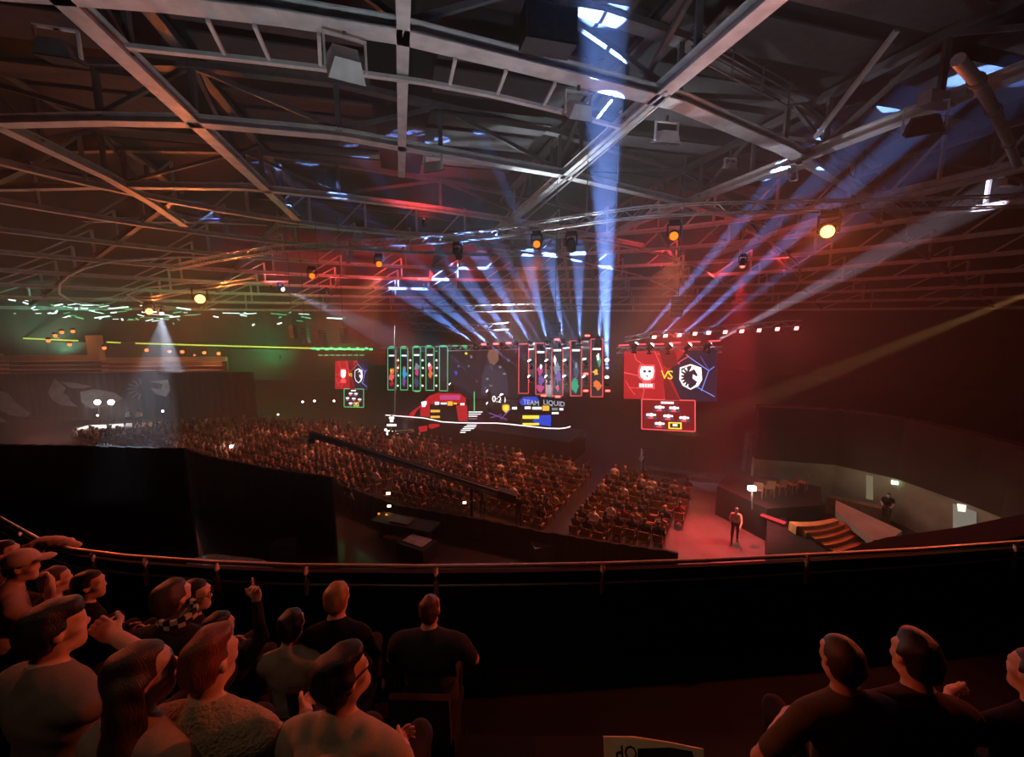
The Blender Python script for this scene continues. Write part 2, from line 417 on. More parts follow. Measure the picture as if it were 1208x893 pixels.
def below_truss(x, dy):
    y0 = np.interp(x, [a for a, _ in TRUSS], [b for _, b in TRUSS]); p = at_z(x, y0, TZ)
    return p
OR_G = 'orange lamps on the curved truss'
for x, y, hot in ((368, 325, 0), (447, 311, 0), (540, 298, 2), (633, 287, 0), (674, 288, 2), (795, 277, 0)):
    p0 = below_truss(x, 0); p = at_y(x, y, p0.y); to = EYE + V((x*0.004-2, 3, -3)) if hot != 2 else p + V((0.6, 2, -3))
    moving_head(p, to, L_orange if hot == 0 else M_lens_off, ('round orange lamp glowing under the curved truss' if hot == 0 else 'dark unlit moving head under the curved truss'), OR_G if hot == 0 else 'unlit moving heads on the truss', s=1.6)
# orange blinders that throw light on the audience, lenses enlarged for their bloom
def blinder(p, to, s, en, label, col=ORANGE, size=145):
    t = moving_head(p, to, L_orange_hot, label, 'blazing orange blinders', s, name='orange_blinder', cat='blinder lamp')
    d = (V(to)-V(p)).normalized(); lamp('SPOT', V(p)+d*0.42*s, col, en, t, to, size, 0.6, 0.12)
    return t
pB = at_y(977, 272, at_z(977, 243, TZ).y)
blinder(pB, EYE + V((0, 2, -2)), 2.2, 2500, 'blazing orange blinder lamp beside the round pipe hoop')
pC = at_d(236, 352, 44); blinder(pC, EYE + V((0, 0, -4)), 3.2, 5000, 'blazing orange blinder lamp above the dim stands')
pD = at_d(176, 367, 52); blinder(pD, EYE + V((0, 0, -4)), 2.6, 1300, 'smaller blazing orange blinder beside the white spot lamp')
# a truss that carries the far blinders
box_truss([at_d(70, 357, 54), at_d(130, 352, 52), at_d(180, 352, 49), at_d(236, 340, 44), at_d(300, 330, 41)], 'dim far truss carrying the orange blinders', lacing=False)
# white spots over the dim stands
pw = at_d(190, 367, 50); beam_lamp(pw, at_d(215, 500, 44), ICE, 420000, 'white spot lamp shining down over the curtained stand', 'white spots', 18, s=1.4, blend=0.8)
lamp('SPOT', pw + V((0, 0, -.6)), ICE, 260000, None, at_d(150, 640, 14), 5, 0.5, 0.05)
pw = at_d(331, 340, 40); beam_lamp(pw, at_d(470, 400, 36), ICE, 120000, 'white spot lamp throwing a flat beam to the stage', 'white spots', 11, s=1.2, blend=0.8)

# ================================================================ stage beams
n_b = 'pale blue beam lamps round the stage'
RIGS = []
def sbeam(x, y, tx, ty, en=5200, size=4.2, col=BLUE, off=0.6, hang=False, lab='pale blue beam lamp shining up from the stage rig', tdz=0.0, fwd=None):
    p = on_stage(x, y, off); to = at_roof(tx, ty, tdz) if fwd is None else on_stage(tx, ty, fwd)
    return beam_lamp(p, to, col, en, lab, n_b, size, s=0.9, hang=hang)
R1 = [(561.7, 407, 470, 340), (576.8, 406, 497, 338), (593, 406, 520, 330), (608.8, 405, 545, 322), (626, 404, 572, 312), (645.4, 403, 622, 305), (665, 402.5, 648, 300), (684, 401, 682, 300), (705.7, 400.4, 716, 310)]
for a in R1: sbeam(*a, en=1000000)
for a in [(627, 428.7, 545, 330), (647, 428.7, 570, 318), (668, 428.7, 600, 306), (691, 427.5, 628, 290)]: sbeam(*a, en=430000, size=3.2, fwd=2.2)
sbeam(716, 427.5, 711, 70, en=1150000, size=6.2)
for a in [(627, 446.8, 520, 360), (647, 447, 540, 352), (668, 447, 590, 330), (691, 447.7, 600, 315)]: sbeam(*a, en=430000, size=3.2, fwd=2.2)
sbeam(716, 448, 713, 120, en=1150000, size=6.2)
for a in [(577.5, 464, 455, 345), (578, 478, 440, 385), (593, 469, 545, 350), (534, 455, 400, 375)]: sbeam(*a, en=230000, size=2.8, fwd=2.0, lab='pale blue beam lamp standing on the stage floor', hang=False)
RB = [(748, 409, 925, 200), (766, 410, 1000, 180), (788, 410, 1065, 165), (810, 409.5, 1130, 165), (834, 408, 1150, 240)]
def right_plane(x, y): return on_stage(x, y, 0.3)
for i, (x, y, tx, ty) in enumerate(RB):
    p = right_plane(x, y); to = at_roof(tx, ty)
    beam_lamp(p, to, BLUE if i < 4 else (0.7, 0.6, 0.8), 1100000 if i < 4 else 300000, 'pale blue beam lamp over the large red and navy screen', 'beam lamps over the large screen', 5.4, s=0.95, hang=False)
# side rig truss with red blinders
rp = [at_d(738, 400, 28.5), at_d(772, 394, 27.5), at_d(862, 386, 26), at_d(945, 381, 24.5)]
box_truss(rp, 'thin truss carrying the row of red lamps', s=0.3)
q = MB(); q.box((0, 0, 0), (0.34, 0.2, 0.22)); ME_rbody = q.mesh('lamp_body', M_black)
q = MB(); q.box((0, -0.11, 0), (0.30, 0.03, 0.18)); ME_rlens = q.mesh('lens', L_redhot)
RL = [(768, 395), (781, 393.5), (797, 392.5), (815, 391), (831, 390), (850, 389), (869, 388), (889, 387), (910, 385.5), (932, 384.5)]
for i, (x, y) in enumerate(RL):
    dd = float(np.interp(x, [738, 772, 862, 945], [28.5, 27.5, 26, 24.5])); p = at_d(x, y, dd) + V((0, -.42, -.1))
    t = thing('red_lamp', p, 'small rectangular red lamp in the row beyond the large screen', 'stage lamp', 'red lamps in a row')
    kid('body', ME_rbody, t, rot=(0.2, 0, 0.4)); kid('lens', ME_rlens, t, rot=(0.2, 0, 0.4))
for x, e in ((790, 900), (870, 900), (925, 900)):
    dd = float(np.interp(x, [738, 772, 862, 945], [28.5, 27.5, 26, 24.5])); p = at_d(x, 387, dd) + V((0, -.6, -.3))
    lamp('SPOT', p, RED, e, None, p + V((-1, -6, -1.5)), 150, 0.8, 0.2)
# red tube lights above the large screen
L_tube = glow('red_tube', (1.0, 0.06, 0.08), 3.0)
for x0, x1, y in ((730, 742, 407.5), (752, 762, 406.5), (769, 783, 406), (791, 803, 404.5), (811, 826, 403.5), (836, 850, 402.5)):
    q = MB(); q.bar(on_stage(x0, y, 0.2), on_stage(x1, y-.5, 0.2), 0.06, 0.06); tag(q.build('red_tube_light', L_tube), 'short red tube light above the large screen', 'tube light', 'red tube lights')

# audience lamps on the curved truss: warm light down on the floor seats
for x, y, tx, ty, e in ((447, 311, 330, 530, 9000), (633, 287, 520, 545, 9000), (795, 277, 720, 590, 9000)):
    p = at_y(x, y, below_truss(x, 0).y) + V((0.3, -.2, -.6)); to = at_z(tx, ty, 1.0)
    lamp('SPOT', p, (1.0, 0.22, 0.10), e*1.35, None, to, 62, 0.7, 0.3)
# red-orange lamps added out of view on both sides, to light the balcony people
for p, to, e, lab in ((V((15, 9, 15.5)), V((-1.6, 2.0, 9)), 5200, 'added red orange moving head off to one side, lighting the balcony'), (V((-15, 12, 15.5)), V((3.5, 2.2, 9)), 4200, 'added red orange moving head off to the other side, lighting the balcony')):
    t = moving_head(p, to, L_orange, lab, None, 1.3); d_ = (to-p).normalized(); lamp('SPOT', p + d_*.5, (1.0, 0.14, 0.05), e*.8, t, to, 42, .7, .15)
# ================================================================ wash lights on the roof; the white pair is added fill
def wash(px, py, d, tx, ty, col, en, size=70, soft=0.3, label='stage wash lamp pointing up at the roof', lens=L_white):
    p = at_d(px, py, d); to = at_roof(tx, ty)
    ln = L_green if col[1] > .99 and col[0] < .5 else L_red if col[0] > .99 and col[1] < .35 else L_white
    t = moving_head(p, to, ln, label.replace('stage', {'lamp_lens_green': 'green', 'lamp_lens_red': 'red', 'lamp_lens_white': 'white'}[ln.name]), 'wash lamps', 0.7, False)
    dd = (to-p).normalized(); lamp('SPOT', p+dd*.4, col, en, t, to, size, 0.9, soft)
wash(600, 470, 36, 470, 120, (0.85, 0.95, 1.0), 42000, 95)  # added white uplight, stands in for stage light bounced onto the beams
wash(640, 470, 32, 800, 120, (0.9, 0.9, 1.0), 16000, 100)  # second added white uplight for the roof beams
wash(480, 450, 44, 430, 332, RED, 26000, 55)
wash(560, 440, 46, 600, 335, RED, 6000, 60)
wash(420, 440, 46, 330, 335, RED, 9000, 60)
wash(800, 420, 30, 830, 320, RED, 9000, 100)
wash(330, 420, 52, 250, 372, (0.1, 1.0, 0.3), 8000, 90)
wash(80, 420, 56, 60, 370, (0.3, 1.0, 0.6), 6000, 100)
wash(230, 420, 54, 160, 290, (1.0, 0.2, 0.05), 1000, 100)
wash(40, 560, 20, 180, 130, (1.0, 0.30, 0.25), 1600, 110)
# red lamps added close under the far roof to redden its purlins
for x, y, dz, e in ((320, 338, -1.6, 2600), (385, 340, -1.5, 3200), (440, 340, -1.5, 3600), (500, 338, -1.5, 3200), (555, 334, -1.5, 2200), (500, 262, -1.6, 900), (780, 316, -1.6, 1500), (850, 330, -1.6, 1800), (925, 322, -1.6, 1400)):
    p = at_roof(x, y, dz); to = p + V((0, 1.0, 3.0)); t = moving_head(p, to, L_red, 'small added red lamp reddening the far roof from close below', 'added red lamps under the roof', .8, False); lamp('SPOT', p + (to-p).normalized()*.35, RED, e, t, to, 150, .5, .1)
for p, to, e in ((V((-3, 5.2, 1.2)), V((-3, 17, 19.5)), 3300), (V((5, 5.2, 1.2)), V((6, 16, 19.5)), 1800)):  # uplights added below the view to brighten the roof from underneath
    t = moving_head(p, to, L_white, 'added uplight below the balcony front, brightening the roof', 'added uplights', .8, False); lamp('SPOT', p + (to-p).normalized()*.4, (.82, .95, 1.0), e, t, to, 88, .9, .3)

# ================================================================ big lamps hung from the beams near the camera
def floodlight(px, py, z, w, label, rz=0.0, tilt=0.5, m=M_alu):
    p = at_z(px, py, z)
    t = thing('floodlight', p, label, 'floodlight', None, rz)
    def k(name, b, mm): return kid(name, b.mesh(name, mm), t, (0, 0, 0), (tilt, 0, 0))
    b = MB(); h = w*0.5
    vs = [(-w/2, -w/2, -h/2), (w/2, -w/2, -h/2), (w/2, w/2, -h/2), (-w/2, w/2, -h/2), (-w/3, -w/3, h/2), (w/3, -w/3, h/2), (w/3, w/3, h/2), (-w/3, w/3, h/2)]
    b.add(vs, [(4, 5, 6, 7), (0, 1, 5, 4), (1, 2, 6, 5), (2, 3, 7, 6), (3, 0, 4, 7)]); hd = k('housing', b, m)
    b = MB(); b.box((0, 0, -h/2-.02), (w*.94, w*.94, 0.04)); k('glass', b, M_lens_off)
    b = MB(); b.box((-w*.55, 0, h*.5), (0.06, 0.14, h*1.6)); b.box((w*.55, 0, h*.5), (0.06, 0.14, h*1.6)); b.box((0, 0, h*1.3), (w*1.16, 0.14, 0.06)); kid('bracket', b.mesh('bracket', M_steel), t)
    b = MB(); b.box((0, 0, (19.5-z+h*1.3)/2+.0), (0.1, 0.1, max(.1, 19.5-z-h*1.2))); kid('drop_rod', b.mesh('drop_rod', M_steel2), t)
    return t
floodlight(408, 74, 18.6, 1.15, 'large square floodlight hanging below the first cross beam', 0.5, 0.9, M_steel)
floodlight(511, 196, 18.9, 0.95, 'pale box floodlight hanging below the second cross beam', -0.3, 0.4)
floodlight(682, 130, 18.6, 1.0, 'floodlight with open flaps hanging in the upright blue beam', 0.3, 0.6, M_steel)
floodlight(786, 162, 18.6, 1.0, 'reddish lit floodlight hanging beyond the walkway', 0.2, 0.3, M_steel)
floodlight(861, 196, 18.6, 0.6, 'small floodlight hanging over the curved truss', 0.2, 0.3)
floodlight(1090, 147, 18.3, 1.2, 'dark flapped floodlight under the pale girder', -0.6, 0.4, M_black)
floodlight(70, 60, 18.9, 1.0, 'dim floodlight hanging in the dark roof corner', 0.3, 0.2, M_steel2)
t = thing('loudspeaker', at_z(646, 58, 19.3), 'big black loudspeaker box sitting on the first cross beam', 'loudspeaker', None, YAW)
b = MB(); b.box((0, 0, 0.55), (1.75, 0.9, 1.1)); kid('cabinet', b.mesh('cabinet', M_black), t)
b = MB(); b.box((0, -0.47, 0.55), (1.6, 0.04, 0.95)); kid('grille', b.mesh('grille', M_drape), t)
# pair of cables strung up to the roof
for k, (x0, y0, x1, y1) in enumerate(((600, 268, 786, 108), (606, 271, 790, 113))):
    q = MB(); q.tube(at_z(x0, y0, 18.8), at_z(x1, y1, 19.2), 0.05, n=6); tag(q.build('strung_cable', M_alu), 'straight cable strung slanting below the roof beams', 'cable', 'strung cables')
# ================================================================ stage and screens
UP = V((0, 0, 1))
def spoly(px, off): return [on_stage(x, y, off) for x, y in px]
def flat(parent, name, px, off, m, t=0.01):
    q = MB(); pts = spoly(px, off)
    q.slab(pts, t, SN); return q.build(name, m, parent)
def rect(x0, y0, x1, y1): return [(x0, y0), (x1, y0), (x1, y1), (x0, y1)]
def circle(cx, cy, rx, ry, n=16, a0=0): return [(cx+rx*math.cos(2*math.pi*k/n+a0), cy+ry*math.sin(2*math.pi*k/n+a0)) for k in range(n)]
def line(parent, name, p, q, w, off, m):
    b = MB(); b.bar(on_stage(*p, off), on_stage(*q, off), w, 0.012, up=SN); return b.build(name, m, parent)
S_red = glow('screen_red', (0.50, 0.012, 0.02), 1.0, True)
S_red2 = glow('screen_red_deep', (0.20, 0.008, 0.012), 1.0)
S_redl = glow('screen_red_bright', (1.0, 0.10, 0.11), 1.1)
S_navy = glow('screen_navy', (0.018, 0.014, 0.032), 1.0)
S_blue = glow('screen_blue', (0.02, 0.06, 0.55), 1.2)
S_bluel = glow('screen_blue_bright', (0.20, 0.32, 0.95), 1.2)
S_white = glow('screen_white', (0.95, 0.92, 0.92), 1.5)
S_yel = glow('screen_yellow', (1.0, 0.72, 0.05), 1.3)
S_gold = glow('screen_gold', (1.0, 0.50, 0.06), 1.1)
S_green = glow('screen_green', (0.03, 0.50, 0.13), 1.0)
S_greenl = glow('led_green', (0.12, 0.75, 0.28), 1.0)
S_cyan = glow('screen_cyan', (0.03, 0.38, 0.75), 1.0)
S_pink = glow('screen_pink', (0.75, 0.08, 0.30), 0.8)
S_viol = glow('screen_violet', (0.22, 0.10, 0.45), 0.8)
S_or = glow('screen_orange', (0.9, 0.22, 0.04), 0.9)
S_skin = glow('screen_skin', (0.30, 0.15, 0.10), 0.7)
S_grey = glow('screen_grey', (0.30, 0.32, 0.36), 0.8)
S_dark = glow('screen_black', (0.012, 0.012, 0.016), 1.0)
S_slate = glow('screen_slate', (0.05, 0.07, 0.14), 1.0)
S_teal = glow('screen_teal', (0.02, 0.42, 0.22), 0.9)
LED = glow('led_white', (1.0, 0.95, 0.95), 1.6)
def screen_case(t, px, off, depth=0.14):
    q = MB(); pts = spoly(px, off-depth); q.slab(pts, depth-0.004, SN); return q.build('housing', M_black, t)
def match_screen(x0, y0, x1, y1, y0r, y1r, label, border_m, sub, off, detail=True):
    """map 0..1 picture coordinates to the slanted screen; 16:9 picture with two team emblems and VS"""
    def m(u, v): return (x0+(x1-x0)*u, (y0*(1-u)+y0r*u)*(1-v) + (y1*(1-u)+y1r*u)*v)
    t = thing('video_screen', on_stage(x0, y1, off), label, 'screen')
    screen_case(t, [m(0, 0), m(1, 0), m(1, 1), m(0, 1)], off)
    P = lambda l: [m(u, v) for u, v in l]
    flat(t, 'picture', P([(0, 0), (1, 0), (1, 1), (0, 1)]), off, S_navy)
    flat(t, 'red_half', P([(0, 0), (.67, 0), (.53, .30), (.47, .42), (.61, 1), (0, 1)]), off+.014, S_red)
    flat(t, 'dark_shard', P([(.38, 0), (.55, 0), (.58, .28), (.48, .36), (.42, .30)]), off+.026, S_red2)
    flat(t, 'dark_shard', P([(.42, .48), (.49, .62), (.60, 1), (.44, 1)]), off+.026, S_red2)
    for a, b, mm in (((.10, 0), (.13, .18), S_redl), ((.13, .18), (.30, .40), S_redl), ((.33, 0), (.42, .42), S_redl), ((.36, .05), (.60, .27), S_redl), ((0, .45), (.17, .52), S_redl),
                     ((.06, .77), (.22, .77), S_redl), ((.22, .77), (.20, .98), S_redl), ((.02, .62), (.06, .77), S_redl), ((.06, .77), (.12, .92), S_redl), ((.43, .62), (.44, 1), S_redl), ((.49, .35), (.69, .12), S_redl), ((.63, 0), (.69, .12), S_redl),
                     ((.69, .12), (.91, .40), S_bluel), ((.91, .40), (.97, .32), S_bluel), ((.91, .40), (.83, .80), S_bluel), ((.78, .72), (.97, .90), S_bluel), ((.82, .12), (.91, .38), S_viol)):
        line(t, 'picture_line', m(*a), m(*b), 0.045, off+.03, mm)
    # left emblem: round-eared head badge with a name bar, drawn as plain shapes
    e = off+.034
    flat(t, 'emblem', P([(.17, .28), (.33, .28), (.34, .40), (.33, .58), (.29, .62), (.29, .66), (.33, .66), (.33, .78), (.16, .78), (.16, .66), (.20, .66), (.20, .62), (.16, .56), (.15, .40)]), e, S_redl)
    flat(t, 'emblem', P([(.185, .32), (.315, .32), (.325, .42), (.31, .55), (.27, .60), (.22, .60), (.18, .54), (.172, .42)]), e+.012, S_white)
    if detail:
        for u in (.222, .275): flat(t, 'emblem', [m(u+.018*math.cos(k*.785), .42+.03*math.sin(k*.785)) for k in range(8)], e+.024, S_slate)
        flat(t, 'emblem', P([(.235, .50), (.262, .50), (.25, .545)]), e+.024, S_red2)
        for u in (.165, .195, .225, .255, .285): flat(t, 'emblem', P([(u, .68), (u+.022, .68), (u+.022, .75), (u, .75)]), e+.012, S_white)
    # right emblem: shield with a dark horse head and mane rays
    flat(t, 'emblem', P([(.60, .34), (.715, .27), (.83, .34), (.84, .58), (.80, .70), (.715, .78), (.63, .70), (.595, .58)]), e, S_white)
    flat(t, 'emblem', P([(.615, .36), (.715, .30), (.73, .31), (.70, .42), (.755, .37), (.79, .48), (.785, .52), (.74, .47), (.735, .55), (.785, .62), (.77, .68), (.715, .755), (.64, .68), (.612, .58)]), e+.012, S_navy)
    if detail:
        for k in range(7):
            a = math.radians(118+k*22); c = (.715, .53); L0, L1 = .075, .112
            flat(t, 'emblem', [m(c[0]+L*math.cos(a+da), c[1]-L*1.9*math.sin(a+da)) for L, da in ((L0, -.03), (L1, -.12), (L1, .12), (L0, .03))], e+.024, S_white)
    for ch, u in (('V', .437), ('S', .497)): text('lettering', ch, on_stage(*m(u, .50), e), SU, UP, abs(y1-y0)*0.0145, S_yel, t, 0.01)
    # lower panel
    if sub:
        a0, b0, a1, b1, b0r, b1r = sub
        t2 = thing('video_screen', on_stage(a0, b1, off), 'smaller portrait grid screen hanging under ' + label.split(' showing')[0], 'screen')
        def m2(u, v): return (a0+(a1-a0)*u, (b0*(1-u)+b0r*u)*(1-v) + (b1*(1-u)+b1r*u)*v)
        P2 = lambda l: [m2(u, v) for u, v in l]
        screen_case(t2, P2([(0, 0), (1, 0), (1, 1), (0, 1)]), off)
        flat(t2, 'picture', P2([(0, 0), (1, 0), (1, 1), (0, 1)]), off, S_red2 if border_m is S_redl else S_dark)
        for a, b in (((0, 0), (1, 0)), ((1, 0), (1, 1)), ((1, 1), (0, 1)), ((0, 1), (0, 0))): line(t2, 'border', m2(*a), m2(*b), 0.07, off+.02, border_m)
        flat(t2, 'name_bar', P2([(.36, .06), (.60, .06), (.60, .13), (.36, .13)]), off+.02, S_white)
        for cu, cv in ((.33, .28), (.60, .29), (.17, .54), (.49, .56), (.79, .60), (.33, .82)):
            flat(t2, 'portrait', P2([(cu-.12, cv+.11), (cu-.09, cv+.03), (cu, cv), (cu+.10, cv+.03), (cu+.13, cv+.11)]), off+.02, S_slate)
            flat(t2, 'portrait', P2([(cu-.06, cv+.10), (cu-.03, cv+.03), (cu+.04, cv+.03), (cu+.05, cv+.10)]), off+.026, S_redl)
            for dx, w_ in ((-.055, .035), (.012, .045), (.075, .028)): flat(t2, 'portrait', [m2(cu+dx+w_*math.cos(k*.785), cv-.03+w_*1.35*math.sin(k*.785)) for k in range(8)], off+.036, S_white if dx else S_redl)
        flat(t2, 'badge', P2([(.50, .73), (.75, .73), (.75, .95), (.50, .95)]), off+.03, S_yel)
        flat(t2, 'badge', P2([(.53, .77), (.72, .77), (.72, .91), (.53, .91)]), off+.042, S_dark)
        flat(t2, 'badge', P2([(.58, .79), (.67, .79), (.67, .86), (.58, .86)]), off+.052, S_white)
match_screen(736, 414.5, 846, 470, 413, 474, 'large red and navy video screen showing two emblems and VS beside the red lamps', S_redl, (757, 471, 820, 506, 472.5, 509), 0.0)
match_screen(395.5, 426, 434, 458.5, 425, 460, 'far video screen showing two emblems and VS beyond the green columns', S_greenl, (406, 458.6, 429, 480, 459, 480.5), 0.0, False)

# ---- tall LED columns either side of the centre screen
def led_column(x0, x1, y0, y1, frame, top_bar, blobs, label, group, rows=True):
    t = thing('led_column', on_stage(x0, y1, .3), label, 'led column', group)
    screen_case(t, rect(x0, y0, x1, y1), 0.3, 0.2)
    flat(t, 'picture', rect(x0, y0, x1, y1), 0.3, S_dark)
    for a, b in (((x0, y0), (x1, y0)), ((x1, y0), (x1, y1)), ((x1, y1), (x0, y1)), ((x0, y1), (x0, y0))): line(t, 'light_strip', a, b, 0.055, 0.32, frame)
    w = x1-x0; h = y1-y0
    if top_bar: flat(t, 'name_bar', rect(x0+.15*w, y0+.155*h, x1-.15*w, y0+.19*h), 0.32, S_white)
    for i, (cu, cv, ru, rv, mm) in enumerate(blobs):
        n = 13; rr = random.Random(i*7+int(x0))
        pts = [(x0+w*(cu+ru*(0.45+0.85*rr.random())*math.cos(2*math.pi*k/n)), y0+h*(cv+rv*(0.45+0.85*rr.random())*math.sin(2*math.pi*k/n))) for k in range(n)]
        pts = [(min(max(x, x0+.06*w), x1-.06*w), min(max(y, y0+.02*h), y1-.02*h)) for x, y in pts]
        flat(t, 'picture_patch', pts, 0.32+0.013*(i+1), mm)
    return t
GL = 'green edged led columns'; RLc = 'red edged led columns'
led_column(457.5, 467, 411, 460, S_greenl, True, [(.5, .55, .3, .08, S_or), (.5, .68, .35, .10, S_redl), (.5, .85, .3, .07, S_red), (.45, .53, .2, .04, S_gold)], 'green edged led column with an orange and red picture', GL)
led_column(472.5, 481, 411, 460, S_greenl, True, [(.5, .60, .35, .14, S_cyan), (.5, .48, .2, .05, S_grey), (.5, .80, .3, .1, S_viol)], 'green edged led column with a cyan picture', GL)
led_column(487, 496, 410, 461, S_greenl, True, [(.5, .45, .35, .10, S_grey), (.5, .58, .25, .08, S_pink), (.5, .80, .35, .15, S_slate)], 'green edged led column with a pale grey and pink picture', GL)
led_column(502.5, 512, 410, 460.5, S_greenl, True, [(.5, .46, .35, .11, S_redl), (.55, .62, .3, .10, S_or), (.4, .40, .15, .05, S_white)], 'green edged led column with a red picture and pale spark', GL)
led_column(518.5, 528, 409, 461, S_greenl, False, [], 'empty green edged led column next to the centre screen', GL)
led_column(612, 623.5, 406, 464, S_redl, False, [], 'empty red edged led column next to the centre screen', RLc)
led_column(632, 644, 405, 465, S_redl, True, [(.45, .55, .3, .10, S_pink), (.5, .72, .35, .12, S_viol), (.45, .88, .4, .08, S_pink), (.5, .45, .12, .05, S_white)], 'red edged led column with a pink and violet picture', RLc)
led_column(651, 664, 402, 467, S_redl, True, [(.5, .50, .35, .10, S_grey), (.6, .66, .3, .12, S_viol), (.3, .35, .12, .10, S_white), (.55, .85, .2, .06, S_pink)], 'red edged led column with a silver and violet picture', RLc)
led_column(673, 686, 402, 467, S_redl, True, [(.5, .55, .35, .12, S_slate), (.4, .82, .40, .13, S_teal), (.5, .45, .15, .06, S_grey)], 'red edged led column with a green and slate picture', RLc)
led_column(697, 711, 400, 468, S_redl, True, [(.4, .58, .25, .06, S_gold), (.55, .80, .38, .08, S_or), (.7, .38, .18, .12, S_teal), (.6, .30, .12, .08, S_white)], 'red edged led column with gold and orange discs', RLc)
# green and red tube pieces over and under the columns
for x, y, mm in ((462, 409, S_greenl), (476, 409, S_greenl), (491, 408.5, S_greenl), (506, 408, S_greenl), (523, 408, S_greenl), (537, 408, S_greenl), (548, 408, S_greenl), (571, 406, L_red), (585, 405.5, L_red), (600, 404.5, L_red), (657, 400.5, L_red), (693, 396, L_red), (658, 468, L_red), (641, 467, L_red), (492, 461.5, S_greenl), (691, 461, L_red), (717, 461, L_red), (691, 441, L_red)):
    q = MB(); q.bar(on_stage(x-2.6, y, .5), on_stage(x+2.6, y, .5), 0.1, 0.1); tag(q.build('rig_lamp', mm), 'small ' + ('green' if mm is S_greenl else 'red') + ' lamp bar on the led column rig', 'lamp', ('green' if mm is S_greenl else 'red') + ' lamp bars on the rig')
# tiny white pixels between the green columns
q = MB(); q.ball((0, 0, 0), 0.09, 6, 4); ME_px = q.mesh('led_dot', LED)
for x in (469.8, 484, 499, 515):
    for y in (425, 434, 443, 455):
        o = bpy.data.objects.new('led_dot', ME_px); COL.objects.link(o); o.location = on_stage(x+random.uniform(-.6, .6), y, .3); tag(o, 'tiny white led dot between the green edged columns', 'led', 'white led dots')
# ---- centre screen
t = thing('video_screen', on_stage(530, 470, -.2), 'dark centre video screen showing a dim man and a timer', 'screen')
screen_case(t, rect(529.5, 405, 611, 471), -.2); flat(t, 'picture', rect(529.5, 405, 611, 471), -.2, S_dark)
flat(t, 'picture_patch', [(577, 412), (583, 411), (588, 415), (588, 425), (583, 431), (578, 428), (575, 420)], -.18, S_skin)
flat(t, 'picture_patch', [(572, 432), (590, 430), (598, 440), (600, 466), (568, 466), (568, 445)], -.18, glow('screen_dim', (.026, .03, .05), 1.0))
for (x, y, w, h, mm) in ((590, 433, 4, 3, S_grey), (595, 441, 5, 2.4, S_grey), (585, 426, 3, 3, S_skin), (575, 447, 4, 3, S_grey), (579, 455, 5, 2, S_grey), (573, 458, 3, 5, S_slate), (549, 410, 6, 4, S_teal), (550, 417, 3.6, 3, S_yel), (556, 421, 3, 4, S_grey), (538, 440, 4, 6, S_blue), (541, 432, 3, 3, S_viol), (553, 432, 2, 3, S_grey), (600, 425, 3, 4, S_slate)):
    flat(t, 'picture_patch', [(x-w/2, y-h*.2), (x+w*.1, y-h/2), (x+w/2, y+h*.1), (x-w*.1, y+h/2)], -.16, mm)
text('lettering', '0:20', on_stage(588.5, 471.5, .3), SU, UP, 0.72, S_white, t, 0.02)
# ---- scenic panels standing on the stage behind the two desks
t = thing('team_panel', on_stage(497, 497, .6), 'red lit team panel with gold score boxes on the stage', 'stage panel')
q = MB(); q.slab(spoly([(480, 494), (482, 486), (497, 475), (505, 466), (516, 462.5), (543, 463), (551, 469), (555, 500), (516, 498), (505, 497)], .4), .18, SN); q.build('panel', M_black, t)
flat(t, 'red_light', [(481, 493), (484, 487), (498, 476.5), (506, 467), (516, 463.5), (543, 464), (550, 470), (549, 476), (500, 477), (492, 484), (487, 493)], .6, S_red)
flat(t, 'red_light', [(496, 477), (507, 477), (507, 492), (496, 491)], .6, S_red); flat(t, 'red_light', [(538, 478), (551, 478), (552, 497), (541, 497)], .6, S_red)
flat(t, 'headline', rect(519, 466, 543, 471.5), .62, S_pink); 
flat(t, 'emblem', [(497, 474), (503, 473), (503.5, 476), (501.5, 480), (498, 480)], .63, S_white)
for x0, x1, y0, y1, mm in ((513, 518, 474, 477.4, S_white), (520, 527, 475, 477, S_white), (528, 534, 473.5, 478.5, S_gold), (535, 539, 475.3, 476.8, S_yel), (543, 548, 475.6, 478, S_white), (508, 519, 483.5, 486.3, S_gold), (508, 519, 490.5, 493, S_gold)):
    flat(t, 'score_box', rect(x0, y0, x1, y1), .64, mm)
t = thing('team_panel', on_stage(640, 497, .6), 'blue lit team panel lettered TEAM LIQUID on the stage', 'stage panel')
q = MB(); q.slab(spoly([(611, 476), (616, 468), (636, 466.5), (664, 470), (666, 486), (651, 490), (650, 503), (612, 501)], .4), .18, SN); q.build('panel', M_black, t)
flat(t, 'blue_light', [(613, 474), (617, 468.5), (633, 468), (636, 472), (620, 478), (615, 478)], .6, S_blue)
flat(t, 'blue_light', [(634, 490), (650, 489.5), (650, 503), (634, 500.5), (628, 496.5)], .6, S_blue)
for wd, xx in (('TEAM', 626.5), ('LIQUID', 653.5)): text('lettering', wd, on_stage(xx, 475.2+(xx-628)*.03, .63), SU, UP, 0.52, glow('screen_silver', (.55, .58, .68), 1.0), t)
for x0, x1, y0, y1, mm in ((619, 626, 479.5, 482.5, S_white), (628, 639, 480, 483, S_white), (640, 648, 478.5, 484.5, S_gold), (651, 658, 481, 484, S_grey), (660, 664.5, 481.5, 484, S_white), (651, 659, 486.3, 488.5, S_white), (616.5, 636, 490, 494, S_yel), (616.5, 636, 499, 501.5, S_yel)):
    flat(t, 'score_box', rect(x0, y0, x1, y1), .64, mm)
t = thing('shield_emblem', on_stage(597, 487, .5), 'small gold shield emblem standing centre stage', 'emblem')
q = MB(); q.slab(spoly([(593, 478), (597, 476.8), (601, 478), (601, 483), (597, 487), (593, 483)], .5), .06, SN); q.build('shield', S_gold, t)
